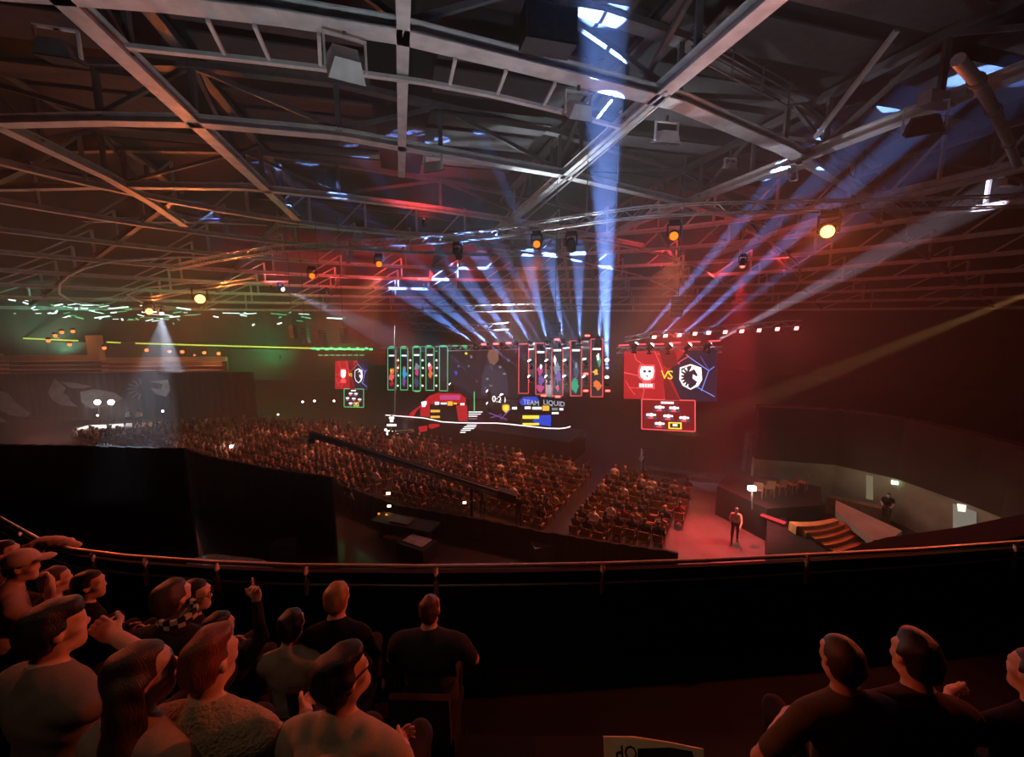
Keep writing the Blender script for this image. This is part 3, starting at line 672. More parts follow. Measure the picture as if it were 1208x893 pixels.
q = MB(); q.slab(spoly([(594.5, 479.2), (597, 478.5), (599.5, 479.2), (599.5, 482.5), (597, 485), (594.5, 482.5)], .57), .02, SN); q.build('shield_face', S_yel, t)
q = MB(); q.slab(spoly(rect(604.5, 480, 612, 482.8), .5), .05, SN); tag(q.build('name_plate', S_white), 'small white lit name plate beside the gold shield', 'sign')
for a, b in (((577, 487), (598, 495)), ((590, 495), (603, 482)), ((578, 493), (592, 489))):
    q = MB(); q.bar(on_stage(*a, .4), on_stage(*b, .4), .06, .06); tag(q.build('led_strip', S_viol), 'violet led strip crossing below the gold shield', 'led strip', 'violet led strips')
# ---- stage deck: curved front with a white light line
EDGE = [(455, 489.5), (475, 491), (500, 493), (522, 497.5), (540, 498.6), (565, 499), (585, 499), (600, 500.2), (622, 502.5), (645, 505), (660, 505.5), (668, 504.6), (673, 503)]
edge = [on_stage(x, y, 1.2) for x, y in EDGE]
zt = sum(p.z for p in edge)/len(edge)
mb = MB(); poly = [(p.x, p.y) for p in edge] + [((edge[-1]-SN*3.5).x, (edge[-1]-SN*3.5).y), ((edge[0]-SN*3.5).x, (edge[0]-SN*3.5).y)]
stg = thing('stage', V((edge[5].x, edge[5].y, 0)), 'long raised black stage deck with a white light line along its front', 'stage')
zlo = min(p.z for p in edge)-.08
M_stage = mat('stage_deck', (0.02, 0.02, 0.022), 0.25, var=0.2)
mb.prism(list(reversed(poly)), 0.0, zlo); mb.build('deck', M_stage, stg)
q = MB(); q.path([p + SN*.03 for p in edge], 0.04, 6); q.build('light_line', LED, stg)
# stairs from the stage into the audience: white edged treads
st = thing('stage_stairs', on_stage(556, 512, 3.5), 'white edged steps leading up onto the stage', 'stairs')
for k, (x0, x1, y) in enumerate(((553, 569, 486), (553, 567, 488.5), (553, 563, 491), (553, 562.5, 494), (551, 562, 501.5), (548, 561, 503.5), (546, 559, 505.5), (544, 555, 507.5), (543, 549, 510))):
    a = on_stage(x0, y, .7 + k*.25); b = on_stage(x1, y, .7 + k*.25)
    q = MB(); q.bar(a, b, .08, .05); q.build('tread', LED if k not in (3,) else S_grey, st)
q = MB(); q.bar(on_stage(559.5, 462, .8), on_stage(559.5, 486, .8), .05, .05, up=SN); tag(q.build('led_strip', S_greenl), 'upright green led strip over the stage steps', 'led strip')
# red desk pieces in front of the stage
for px in ([(496, 503), (504, 502), (504, 508), (497, 509)], [(508, 500), (518, 500), (519, 502.5), (512, 505), (508, 504)]):
    p0 = spoly(px, 1.6); q = MB(); q.slab(p0, .25, SN); tag(q.build('red_box_light', S_red), 'red glowing box light below the stage front', 'box light', 'red box lights')
q = MB(); q.slab(spoly([(464, 508), (488, 506), (489, 509.5), (465, 510.5)], 2.0), .4, SN); tag(q.build('floor_panel', mat('pale_green_panel', (.35, .4, .33), .6)), 'pale greenish panel lying near the lit tower lamp', 'panel')
# white multi-lamp tower left of the stage
tw = thing('lamp_tower', on_stage(462, 513, 2.2), 'bright white lamp tower standing at the stage end', 'lamp tower')
q = MB(); q.bar(on_stage(462, 490, 2.2), on_stage(462, 515, 2.2), .1, .1, up=SN); q.build('pole', M_black, tw)
for x0, x1, y in ((459.5, 464.5, 493), (460.5, 463.5, 496.5), (457, 467, 501.5), (456.5, 460, 509), (463, 467, 509.5), (454, 456, 507), (468.5, 470, 510.5), (456, 459, 512), (464, 467, 512)):
    q = MB(); q.bar(on_stage(x0, y, 2.3), on_stage(x1, y, 2.3), .1, .16); q.build('lamp_bar', glow('tower_lamp', (1, .95, .85), 3.0), tw)
# slim mast by the green columns
q = MB(); q.tube(on_stage(466, 384, .5), on_stage(466, 500, .5), .06, n=6); tag(q.build('slim_mast', M_steel), 'slim grey mast standing beside the green edged columns', 'mast')
# rig truss over the stage, carrying beam lamps
box_truss([on_stage(x, y, -.35) for x, y in ((450, 413), (530, 411), (620, 408.5), (716, 405))], 'straight truss over the led columns carrying beam lamps', s=.4)
box_truss([on_stage(x, y, -.4) for x, y in ((728, 413), (852, 412.5))], 'short truss over the large red and navy screen', s=.35)
# cluster trusses over the stage, bright in the beams
for pxs in ([(470, 372), (520, 365), (580, 363), (640, 362), (690, 364)], [(480, 384), (540, 388), (600, 384)]):
    box_truss([at_d(x, y, 33) for x, y in pxs], 'short aluminium truss floating in the blue beams above the stage', 'trusses above the stage', s=.5, tubes=.05)
# black line-array speakers hanging round the stage
for (x, y, d, n) in ((655, 382, 30, 7), (800, 352, 26, 5), (345, 385, 42, 5), (360, 388, 42, 6), (380, 390, 42, 6), (405, 388, 42, 6)):
    p = at_d(x, y, d); t = thing('line_array_speaker', p, 'hanging column of small black loudspeakers near the stage', 'loudspeaker', 'line array speakers')
    for k in range(n):
        q = MB(); q.box(p + V((0, 0.04*k*k*.2, -.26*k)), (.7, .4, .23), SANG); q.build('cabinet', M_steel2, t)
    q = MB(); q.tube(p + V((0, 0, .1)), V((p.x, p.y, roof_z(p.x, p.y)+.3)), .03, n=5); q.build('hanging_rod', M_steel2, t)
# ================================================================ people: one smooth surface grown round joints
def rot_about(v, yaw, pitch=0.0, roll=0.0):
    return Euler((pitch, roll, yaw), 'XYZ').to_matrix() @ V(v)
class Body:
    def __init__(s): s.p = []
    def cap(s, a, b, ra, rb=None, m=0, k=.03): s.p.append(('c', np.array(a, float), np.array(b, float), ra, ra if rb is None else rb, m, k)); return s
    def ell(s, c, r, m=0, k=.03, R=None): s.p.append(('e', np.array(c, float), np.array(r, float), None if R is None else np.array(R), None, m, k)); return s
    def field(s, h, pad=.06, noise=0.0, cut=None):
        lo = np.array([1e9]*3); hi = -lo
        for q in s.p:
            if q[0] == 'c': a = np.minimum(q[1]-q[3], q[2]-q[4]); b = np.maximum(q[1]+q[3], q[2]+q[4])
            else: R = max(q[2]); a = q[1]-R; b = q[1]+R
            lo = np.minimum(lo, a); hi = np.maximum(hi, b)
        lo -= 3*h; hi += 3*h; n = np.ceil((hi-lo)/h).astype(int)+1
        Gd = np.full(n, 1.0, np.float32); Mi = np.zeros(n, np.int16); Mb = np.full(n, 9.0, np.float32)
        ax = [lo[i]+h*np.arange(n[i]) for i in range(3)]
        for q in s.p:
            if q[0] == 'c': a = np.minimum(q[1]-q[3], q[2]-q[4])-pad; b = np.maximum(q[1]+q[3], q[2]+q[4])+pad
            else: R = max(q[2]); a = q[1]-R-pad; b = q[1]+R+pad
            i0 = np.maximum(0, ((a-lo)/h).astype(int)); i1 = np.minimum(n, ((b-lo)/h).astype(int)+2)
            sl = tuple(slice(i0[i], i1[i]) for i in range(3))
            X, Y, Z = np.meshgrid(ax[0][sl[0]], ax[1][sl[1]], ax[2][sl[2]], indexing='ij')
            if q[0] == 'c':
                d = q[2]-q[1]; L2 = max(1e-9, float(d@d))
                t = np.clip(((X-q[1][0])*d[0]+(Y-q[1][1])*d[1]+(Z-q[1][2])*d[2])/L2, 0, 1)
                dist = np.sqrt((X-q[1][0]-t*d[0])**2+(Y-q[1][1]-t*d[1])**2+(Z-q[1][2]-t*d[2])**2)-(q[3]+(q[4]-q[3])*t)
            else:
                x, y, z = X-q[1][0], Y-q[1][1], Z-q[1][2]
                if q[3] is not None:
                    Rm = q[3]; x, y, z = (Rm[0, 0]*x+Rm[1, 0]*y+Rm[2, 0]*z, Rm[0, 1]*x+Rm[1, 1]*y+Rm[2, 1]*z, Rm[0, 2]*x+Rm[1, 2]*y+Rm[2, 2]*z)
                r = q[2]; k0 = np.sqrt((x/r[0])**2+(y/r[1])**2+(z/r[2])**2); k1 = np.sqrt((x/r[0]**2)**2+(y/r[1]**2)**2+(z/r[2]**2)**2)
                dist = np.where(k1 > 1e-6, k0*(k0-1)/np.maximum(k1, 1e-6), -min(r))
            dist = dist.astype(np.float32); g = Gd[sl]; k = q[6]
            hh = np.clip(.5+.5*(g-dist)/k, 0, 1)
            Gd[sl] = g*(1-hh)+dist*hh-k*hh*(1-hh)
            mb_ = Mb[sl]; better = dist < mb_
            Mi[sl] = np.where(better, q[5], Mi[sl]); Mb[sl] = np.where(better, dist, mb_)
        s.lo = lo; s.h = h; s.ax = ax
        if noise:
            X, Y, Z = np.meshgrid(*ax, indexing='ij')
            w = np.sin(X*37+2.1*np.sin(Z*21))*np.sin(Z*31+1.7*np.sin(Y*25+X*9))+.5*np.sin(Y*53+Z*17)*np.sin(X*61)
            Gd += (noise*w).astype(np.float32)
        return Gd, Mi
    def mesh(s, name, mats, h=.012, noise=0.0, carve=None, smooth=True):
        Gd, Mi = s.field(h, noise=noise)
        if carve is not None:
            X, Y, Z = np.meshgrid(*s.ax, indexing='ij'); Gd = np.maximum(Gd, carve(X, Y, Z).astype(np.float32))
        v, f, c = surf_net(Gd)
        mi = Mi[c[:, 0], c[:, 1], c[:, 2]]
        vv = v*h+s.lo; vv = smooth_seams(vv, f, mi[f[:, 0]])
        me = bpy.data.meshes.new(name)
        me.vertices.add(len(vv)); me.vertices.foreach_set('co', vv.astype(np.float32).ravel())
        me.loops.add(len(f)*4); me.loops.foreach_set('vertex_index', f.astype(np.int32).ravel())
        me.polygons.add(len(f)); me.polygons.foreach_set('loop_start', np.arange(0, len(f)*4, 4, dtype=np.int32))
        try: me.polygons.foreach_set('loop_total', np.full(len(f), 4, np.int32))
        except Exception: pass
        for m in mats: me.materials.append(m)
        me.polygons.foreach_set('material_index', mi[f[:, 0]].astype(np.int32)); me.polygons.foreach_set('use_smooth', np.full(len(f), smooth))
        me.update(calc_edges=True); me.validate(); return me
def smooth_seams(v, f, fm, it=8):
    e = np.concatenate([f[:, [i, (i+1) % 4]] for i in range(4)]); m = np.tile(fm, 4)
    e.sort(axis=1); key = e[:, 0].astype(np.int64)*len(v)+e[:, 1]; o = np.argsort(key, kind='stable'); key = key[o]; m = m[o]; e = e[o]
    same = key[1:] == key[:-1]; d = same & (m[1:] != m[:-1]); b = e[1:][d]
    if not len(b): return v
    v = v.copy()
    for _ in range(it):
        acc = np.zeros_like(v); n = np.zeros(len(v))
        np.add.at(acc, b[:, 0], v[b[:, 1]]); np.add.at(acc, b[:, 1], v[b[:, 0]]); np.add.at(n, b[:, 0], 1); np.add.at(n, b[:, 1], 1)
        k = n >= 2; v[k] = .5*v[k]+.5*acc[k]/n[k, None]
    return v
def surf_net(Gd):
    s = Gd < 0; nx, ny, nz = Gd.shape
    cnt = sum(s[i:nx-1+i, j:ny-1+j, k:nz-1+k].astype(np.int8) for i in (0, 1) for j in (0, 1) for k in (0, 1))
    act = np.argwhere((cnt > 0) & (cnt < 8)); idx = np.full((nx-1, ny-1, nz-1), -1, np.int64); idx[act[:, 0], act[:, 1], act[:, 2]] = np.arange(len(act))
    acc = np.zeros((len(act), 3)); num = np.zeros(len(act))
    cor = [(i, j, k) for i in (0, 1) for j in (0, 1) for k in (0, 1)]
    for a in cor:
        for d in range(3):
            if a[d]: continue
            b = list(a); b[d] = 1
            ga = Gd[act[:, 0]+a[0], act[:, 1]+a[1], act[:, 2]+a[2]]; gb = Gd[act[:, 0]+b[0], act[:, 1]+b[1], act[:, 2]+b[2]]
            x = (ga < 0) != (gb < 0); t = np.where(x, ga/np.where(x, ga-gb, 1), 0)
            pos = np.repeat(np.array([a], float), len(act), 0); pos[:, d] += t
            acc[x] += pos[x]; num[x] += 1
    v = act + acc/np.maximum(num, 1)[:, None]
    F = []
    for d in range(3):
        e1, e2 = (d+1) % 3, (d+2) % 3
        sa = [slice(0, n) for n in Gd.shape]; sb = list(sa); sa[d] = slice(0, Gd.shape[d]-1); sb[d] = slice(1, Gd.shape[d])
        A = s[tuple(sa)]; B = s[tuple(sb)]; ed = np.argwhere(A != B)
        ed = ed[(ed[:, e1] > 0) & (ed[:, e2] > 0) & (ed[:, e1] < Gd.shape[e1]-1) & (ed[:, e2] < Gd.shape[e2]-1)]
        flip = A[ed[:, 0], ed[:, 1], ed[:, 2]]
        def at(o1, o2):
            q = ed.copy(); q[:, e1] -= o1; q[:, e2] -= o2; return idx[q[:, 0], q[:, 1], q[:, 2]]
        quad = np.stack([at(1, 1), at(0, 1), at(0, 0), at(1, 0)], 1)
        quad[~flip] = quad[~flip][:, ::-1]; F.append(quad)
    return v, np.concatenate(F), act
# materials 0 top, 1 skin, 2 trousers, 3 shoe, 4 eye white, 5 iris, 6 lips, 7 brow
def skin_mat(name, col): return mat(name, col, .5, var=.08, scale=30, spec=.35)
SK = skin_mat('skin_light', (.55, .34, .26)); SK2 = skin_mat('skin_tan', (.42, .25, .18))
M_trou = mat('dark_trousers', (.022, .019, .020), .9); M_shoe = mat('dark_shoe', (.02, .02, .02), .6)
M_eye = mat('eye_white', (.7, .7, .68), .2, var=0); M_iris = mat('iris_dark', (.03, .02, .015), .15, var=0); M_lip = mat('lips', (.45, .18, .16), .4, var=.1); M_brow = mat('eyebrow_hair', (.05, .03, .02), .8, var=.1)
def cloth(name, col, scale=40, bump=.09, bscale=160): return mat(name, col, .92, var=.06, scale=scale, bump=bump, bscale=bscale, spec=.1)
def hair_mat(name, col):
    if name in MATS: return MATS[name]
    m = mat(name, col, .45, var=.3, scale=20, spec=.4); nt = m.node_tree
    tc = nt.nodes.new('ShaderNodeTexCoord'); mp = nt.nodes.new('ShaderNodeMapping'); mp.inputs['Scale'].default_value = (260, 260, 18)
    n = nt.nodes.new('ShaderNodeTexNoise'); n.inputs['Scale'].default_value = 1.0; bp = nt.nodes.new('ShaderNodeBump'); bp.inputs['Strength'].default_value = .7; bp.inputs['Distance'].default_value = .004
    nt.links.new(tc.outputs['Object'], mp.inputs[0]); nt.links.new(mp.outputs[0], n.inputs['Vector']); nt.links.new(n.outputs['Fac'], bp.inputs['Height']); nt.links.new(bp.outputs[0], nt.nodes['Principled BSDF'].inputs['Normal'])
    return m
def hand(b, wrist, palm_dir, side_dir, curl=.5, point=False, s=1.0, m=1):
    """palm and five unequal bent fingers; side_dir points to the thumb"""
    w = V(wrist); d = V(palm_dir).normalized(); t = V(side_dir); t = (t-d*t.dot(d)).normalized(); n = d.cross(t)
    pc = w + d*.05*s
    b.ell(pc, (.042*s, .05*s, .018*s), m, .01, R=np.array(Matrix((t, d, n)).transposed()))
    b.cap(w - d*.03*s, pc, .027*s, .028*s, m, .015)
    for i, (o, L) in enumerate(((.030, .072), (.010, .082), (-.010, .076), (-.029, .060))):
        base = w + d*.092*s + t*o*s; c = curl if not (point and i == 0) else 0.02
        d1 = (d*math.cos(c*.8)+n*math.sin(c*.8)); d2 = (d*math.cos(c*2.0)+n*math.sin(c*2.0)); d3 = (d*math.cos(c*2.9)+n*math.sin(c*2.9))
        p1 = base + d1*L*.45*s; p2 = p1 + d2*L*.32*s; p3 = p2 + d3*L*.25*s
        b.cap(base - d*.02*s, p1, .0105*s, .0095*s, m, .004); b.cap(p1, p2, .0095*s, .0088*s, m, .003); b.cap(p2, p3, .0088*s, .0075*s, m, .003)
    tb = w + d*.03*s + t*.03*s; t1 = tb + (t*.75+d*.65).normalized()*.042*s + n*.01*s; t2 = t1 + (t*.25+d*.95+n*.2*curl).normalized()*.032*s
    b.cap(tb - t*.01, t1, .014*s, .012*s, m, .008); b.cap(t1, t2, .012*s, .009*s, m, .004)
def head_prims(b, c, R, skin=1, fine=True, neck_from=None, s=1.0):
    """head centred at c; R turns it; face looks along R*+Y"""
    def T(x, y, z): return V(c) + R @ (V((x, y, z))*s)
    Rn = np.array(R)
    def E(x, y, z, r, m=skin, k=.02): b.ell(T(x, y, z), [q*s for q in r], m, k, R=Rn)
    E(0, -.014, .028, (.074, .094, .090)); E(0, .030, -.022, (.060, .062, .080)); E(0, .030, .040, (.062, .056, .055)); E(0, .058, -.088, (.026, .026, .024), k=.035)
    b.cap(T(-.045, .0, -.075), T(-.012, .055, -.092), .022*s, .02*s, skin, .03); b.cap(T(.045, .0, -.075), T(.012, .055, -.092), .022*s, .02*s, skin, .03)
    if neck_from is not None: b.cap(neck_from, T(0, -.032, -.06), .058*s, .052*s, skin, .03)
    if fine:
        b.cap(T(0, .086, .020), T(0, .102, -.020), .0065*s, .0095*s, skin, .012); E(.011, .093, -.026, (.009, .009, .007), k=.006); E(-.011, .093, -.026, (.009, .009, .007), k=.006)
        b.cap(T(-.042, .074, .034), T(.042, .074, .034), .013*s, None, skin, .02)
        for sx in (-1, 1):
            E(sx*.031, .074, .012, (.0125, .0115, .0085), 4, .003); E(sx*.031, .0845, .012, (.0055, .004, .0055), 5, .002)
            b.cap(T(sx*.016, .090, .036), T(sx*.048, .077, .038), .0045*s, .003*s, 7, .004)
            E(sx*.077, -.006, -.002, (.008, .020, .031), skin, .006); E(sx*.083, -.010, .008, (.007, .017, .018), skin, .004); E(sx*.047, .052, -.014, (.020, .024, .02), skin, .02)
        b.cap(T(-.020, .082, -.056), T(.020, .082, -.056), .0062*s, None, 6, .005); b.cap(T(-.017, .082, -.065), T(.017, .082, -.065), .0068*s, None, 6, .005)
    return T
def hair_short(c, R, s=1.0, vol=1.0, crown=.02, fringe=0.0, back=-.075, mats=None, name='hair', noise=.004, h=.008, sides=1.0, toff=(0, 0, 0)):
    b = Body()
    def T(x, y, z): return V(c) + R @ (V((x, y, z))*s)
    Rn = np.array(R)
    b.ell(T(0, -.014, .030), [(.074+.009*vol*sides)*s, (.094+.011*vol)*s, (.090+.55*crown)*s], 0, .02, R=Rn)
    b.ell(T(0, -.045, -.012), [(.068+.007*vol*sides)*s, (.060+.010*vol)*s, (.078)*s], 0, .02, R=Rn)
    if fringe: b.ell(T(.008, .055, .088), [.058*s, .038*s, (.022+fringe)*s], 0, .025, R=Rn)
    if crown > .03: b.ell(T(.008, .02, .105), [.052*s, .07*s, crown*.75*s], 0, .03, R=Rn)
    Ri = np.array(R.transposed()); c0 = np.array(V(c))
    def carve(X, Y, Z):
        x = X-c0[0]; y = Y-c0[1]; z = Z-c0[2]
        lx = np.abs(Ri[0, 0]*x+Ri[0, 1]*y+Ri[0, 2]*z)/s; ly = (Ri[1, 0]*x+Ri[1, 1]*y+Ri[1, 2]*z)/s; lz = (Ri[2, 0]*x+Ri[2, 1]*y+Ri[2, 2]*z)/s
        top = .072 if not fringe else .062
        face = np.minimum(ly-(.052-lx*.35), top-lz)                              # bare forehead and temples
        side = np.minimum(ly-.004, .016-lz)                                       # in front of the ear
        ear = np.minimum(np.minimum(ly+.030, .012-lz), lx-.060)                   # round the ear
        low = back-lz+np.maximum(0, ly+.04)*.9
        return np.maximum(np.maximum(face, side), np.maximum(low, ear))
    return b.mesh(name, mats, h, noise=noise, carve=carve)
def hair_long(c, R, mats, s=1.0, length=.34, h=.009):
    b = Body()
    def T(x, y, z): return V(c) + R @ (V((x, y, z))*s)
    Rn = np.array(R)
    b.ell(T(0, -.016, .032), [.085*s, .104*s, .098*s], 0, .02, R=Rn)
    for sx in (-1, -.5, 0, .5, 1):
        b.cap(T(sx*.062, -.05, .0), T(sx*.085, -.075, -length*.55), .045, .048, 0, .03); b.cap(T(sx*.085, -.075, -length*.55), T(sx*.095, -.07, -length), .046, .022, 0, .03)
    b.cap(T(-.075, .01, .01), T(-.085, -.01, -.17), .026, .03, 0, .03); b.cap(T(.078, -.01, .01), T(.09, -.03, -.17), .022, .03, 0, .03)
    Ri = np.array(R.transposed()); c0 = np.array(V(c))
    def carve(X, Y, Z):
        x = X-c0[0]; y = Y-c0[1]; z = Z-c0[2]
        ly = (Ri[1, 0]*x+Ri[1, 1]*y+Ri[1, 2]*z)/s; lz = (Ri[2, 0]*x+Ri[2, 1]*y+Ri[2, 2]*z)/s
        return np.maximum(np.minimum(ly-.045, .075-lz), np.minimum(ly-.0, .01-lz))
    return b.mesh('hair', mats, h, noise=.005, carve=carve)
def limb(b, a, m_, c, r0, r1, r2, mat_a, mat_b, split=1.0):
    """two-bone limb; clothing mat_a up to `split` of the first bone, mat_b beyond"""
    a = V(a); m_ = V(m_); c = V(c)
    if split < 1:
        q = a.lerp(m_, split); rq = r0+(r1-r0)*split
        b.cap(a, q, r0, rq+.008, mat_a, .03); b.cap(q, m_, rq-.004, r1, mat_b, .012)
    else: b.cap(a, m_, r0, r1, mat_a, .03)
    b.cap(m_, c, r1, r2, mat_b, .02)
def seated(mats, name='body', lean=0.0, head_yaw=0.0, head_pitch=0.0, head_roll=0.0, arms='lap', bulk=1.0, sleeve=.6, h=.012, fine=True, legs=True, slope=0.0, noise=.0022, hood=False, extra=None, side_lean=0.0, hs=1.0):
    """seated figure facing +Y, hips over the origin, seat at z .45. Returns mesh, head centre and head rotation"""
    b = Body(); k = bulk
    ly = math.sin(lean); hipz = .565
    def S(x, y, z):                # lean the trunk about the hips
        p = V((x, y, z-hipz)); p = Euler((-lean, side_lean, 0)).to_matrix() @ p; return p + V((0, 0, hipz))
    b.ell((0, -.01, hipz), (.175*k, .135*k, .115), 2, .04)
    b.ell(S(0, 0, .72), (.158*k, .118*k, .17), 0, .05); b.ell(S(0, .0, .92), (.178*k, .118*k, .18), 0, .05)
    b.cap(S(-.145*k, -.01, 1.005-slope), S(.145*k, -.01, 1.005-slope), .068*k, None, 0, .05)
    b.cap(S(-.10*k, -.015, 1.02-slope), S(0, -.01, 1.085), .05, .055, 0, .05); b.cap(S(.10*k, -.015, 1.02-slope), S(0, -.01, 1.085), .05, .055, 0, .05)
    hc = S(0, .045, 1.245); R = Euler((head_pitch-lean*.4, head_roll, head_yaw), 'XYZ').to_matrix()
    R = Matrix.Rotation(head_yaw, 3, 'Z') @ Matrix.Rotation(head_roll, 3, 'Y') @ Matrix.Rotation(head_pitch-lean*.3, 3, 'X')
    head_prims(b, hc, R, 1, fine, S(0, .0, 1.07), hs)
    if hood:
        for a in range(9):
            an = math.pi*(a/8)*1.0; 
            if a < 8:
                an2 = math.pi*((a+1)/8)
                b.cap(S(.115*math.cos(an), -.02-.095*math.sin(an), 1.075-.05*math.sin(an)), S(.115*math.cos(an2), -.02-.095*math.sin(an2), 1.075-.05*math.sin(an2)), .036, None, 0, .02)
        b.ell(S(0, -.115, .985), (.12, .05, .075), 0, .03)
        b.cap(S(-.115, -.02, 1.07), S(-.05, .10, .99), .036, .02, 0, .02); b.cap(S(.115, -.02, 1.07), S(.05, .10, .99), .036, .02, 0, .02)
    else:
        n = 10
        for a in range(n):
            a0, a1 = 2*math.pi*a/n, 2*math.pi*(a+1)/n
            b.cap(S(.066*math.cos(a0), .0+.066*math.sin(a0), 1.088+.012*-math.sin(a0)), S(.066*math.cos(a1), .0+.066*math.sin(a1), 1.088+.012*-math.sin(a1)), .012, None, 0, .012)
    poses = {'down': ((.25, .0, .74), (.24, .20, .58)), 'lap': ((.235, .06, .76), (.13, .27, .665)), 'knee': ((.27, .10, .76), (.15, .38, .66)), 'akimbo': ((.33, .10, .80), (.12, .30, .66)), 'chin': ((.20, .20, .80), (.05, .20, 1.06)), 'cross': ((.25, .10, .78), (-.02, .22, .82)), 'up': ((.24, .22, .92), (.21, .27, 1.17)), 'mouth': ((.24, .26, .93), (.075, .20, 1.10))}
    if isinstance(arms, str): arms = (arms, arms)
    wr = []
    for sx, pose in zip((-1, 1), arms):
        pt = not isinstance(pose, str) and len(pose) > 2
        e, w = poses[pose] if isinstance(pose, str) else pose[:2]
        sh = S(sx*.185*k, -.01, .99-slope); e = S(sx*e[0]*k, e[1], e[2]); w = S(sx*w[0], w[1], w[2])
        limb(b, sh, e, w, .062*k, .046, .031, 0, 1 if sleeve < 1 else 0, sleeve)
        fd = (w-e).normalized(); wr.append((w, fd, sx, 'up' if pt else pose))
    if legs:
        for sx in (-1, 1):
            kn = (sx*.13, .44, .56); b.cap((sx*.09, .02, .555), kn, .085*k, .062, 2, .04); b.cap(kn, (sx*.13, .42, .11), .058, .042, 2, .03); b.cap((sx*.13, .40, .045), (sx*.14, .56, .04), .042, .036, 3, .02)
    if extra: extra(b, S)
    me = b.mesh(name, mats, h, noise=noise)
    hb = Body()
    for w, fd, sx, pose in wr:
        td = V((-sx*.6, .2, .8)) if pose not in ('up',) else V((-sx, 0, 0))
        hand(hb, w - fd*.01, fd if pose != 'up' else V((0, .1, 1)), td, .75 if pose in ('lap', 'knee', 'akimbo') else .8, pose == 'up')
    hme = hb.mesh(name, mats, .0055 if fine else .012)
    return me, hme, hc, R
def join_mesh(a, c):
    bm = bmesh.new(); bm.from_mesh(a); bm.from_mesh(c); bm.to_mesh(a); bm.free(); bpy.data.meshes.remove(c); return a
def standing(mats, name='body', stride=0.0, h=.025, arm=((.26, .0, 1.12), (.24, .12, .90)), head_yaw=0.0, head_pitch=0, lean=0.0, fine=False):
    b = Body()
    b.ell((0, 0, .95), (.16, .12, .13), 2, .04); b.ell((0, lean*.1, 1.12), (.15, .11, .17), 0, .05); b.ell((0, lean*.22, 1.32), (.17, .115, .17), 0, .05)
    y = lean*.3; b.cap((-.14, y, 1.41), (.14, y, 1.41), .066, None, 0, .05)
    R = Matrix.Rotation(head_yaw, 3, 'Z') @ Matrix.Rotation(head_pitch, 3, 'X'); hc = V((0, y+.03+lean*.06, 1.635)); head_prims(b, hc, R, 1, fine, (0, y, 1.46))
    for sx in (-1, 1):
        sw = stride*sx
        e, w = arm; limb(b, (sx*.18, y, 1.39), (sx*e[0], e[1]-sw*.3+y, e[2]), (sx*w[0], w[1]-sw*.5+y, w[2]), .055, .043, .03, 0, 1, .6)
        b.ell((sx*w[0], w[1]-sw*.5+y+.02, w[2]-.07), (.03, .035, .06), 1, .02)
        kn = (sx*.10, sw*.35+.02, .52); an = (sx*.10, sw*.6, .09); b.cap((sx*.085, 0, .92), kn, .085, .06, 2, .04); b.cap(kn, an, .058, .042, 2, .03); b.cap((sx*.10, sw*.6-.03, .045), (sx*.11, sw*.6+.16, .04), .042, .036, 3, .02)
    return b.mesh(name, mats, h), hc, R
BODY_MATS = lambda top, skin=SK, trou=M_trou: [top, skin, trou, M_shoe, M_eye, M_iris, M_lip, M_brow]
# ================================================================ arena floor: chairs and audience
CAMROW = [(85, 506), (130, 503), (200, 494), (300, 492), (400, 497), (450, 503), (480, 510), (545, 507), (680, 511), (745, 521), (862, 536), (815, 571), (797, 612), (775, 631), (640, 609), (595, 587), (470, 580), (425, 572), (300, 556), (238, 531), (160, 521), (95, 516)]
def inside(p, poly):
    x, y = p; c = False; n = len(poly)
    for i in range(n):
        x1, y1 = poly[i]; x2, y2 = poly[(i+1) % n]
        if (y1 > y) != (y2 > y) and x < (x2-x1)*(y-y1)/(y2-y1)+x1: c = not c
    return c
S0 = V(((SP1.x+SP2.x)/2, (SP1.y+SP2.y)/2, 0))
FACE = math.atan2(SN.x, -SN.y)            # turn that makes +Y look at the stage
seats = []
rs_ = random.Random(3)
for r in range(0, 40):
    for c in range(-75, 52):
        p = S0 + SN*(3.4+r*.92) + SU*(c*.60)
        if (c % 18) in (0, 1): continue                   # aisles
        x, y, d = project(p + V((0, 0, 1.1)))
        if not inside((x, y), CAMROW): continue
        if 690 < x < 745 and 523 < y < 545 and rs_.random() < .75: continue    # open floor
        seats.append((d, p, x, y))
seats.sort(key=lambda q: q[0])
SHIRTS = [('black', (.015, .015, .018)), ('dark grey', (.05, .05, .055)), ('brown', (.10, .05, .03)), ('dark red', (.16, .02, .02)), ('navy', (.02, .025, .06)), ('beige', (.30, .22, .16)), ('white', (.55, .52, .50)), ('olive', (.07, .07, .035))]
SM = [cloth('crowd_top_'+n.replace(' ', '_'), c, bump=0) for n, c in SHIRTS]
WEI = [24, 16, 14, 8, 12, 10, 8, 8]
HAIRS = [hair_mat('hair_dark_brown', (.035, .02, .014)), hair_mat('hair_brown', (.10, .05, .028)), hair_mat('hair_black', (.012, .010, .010)), hair_mat('hair_blond', (.30, .18, .09)), hair_mat('hair_auburn', (.14, .045, .022))]
crowd_protos = []
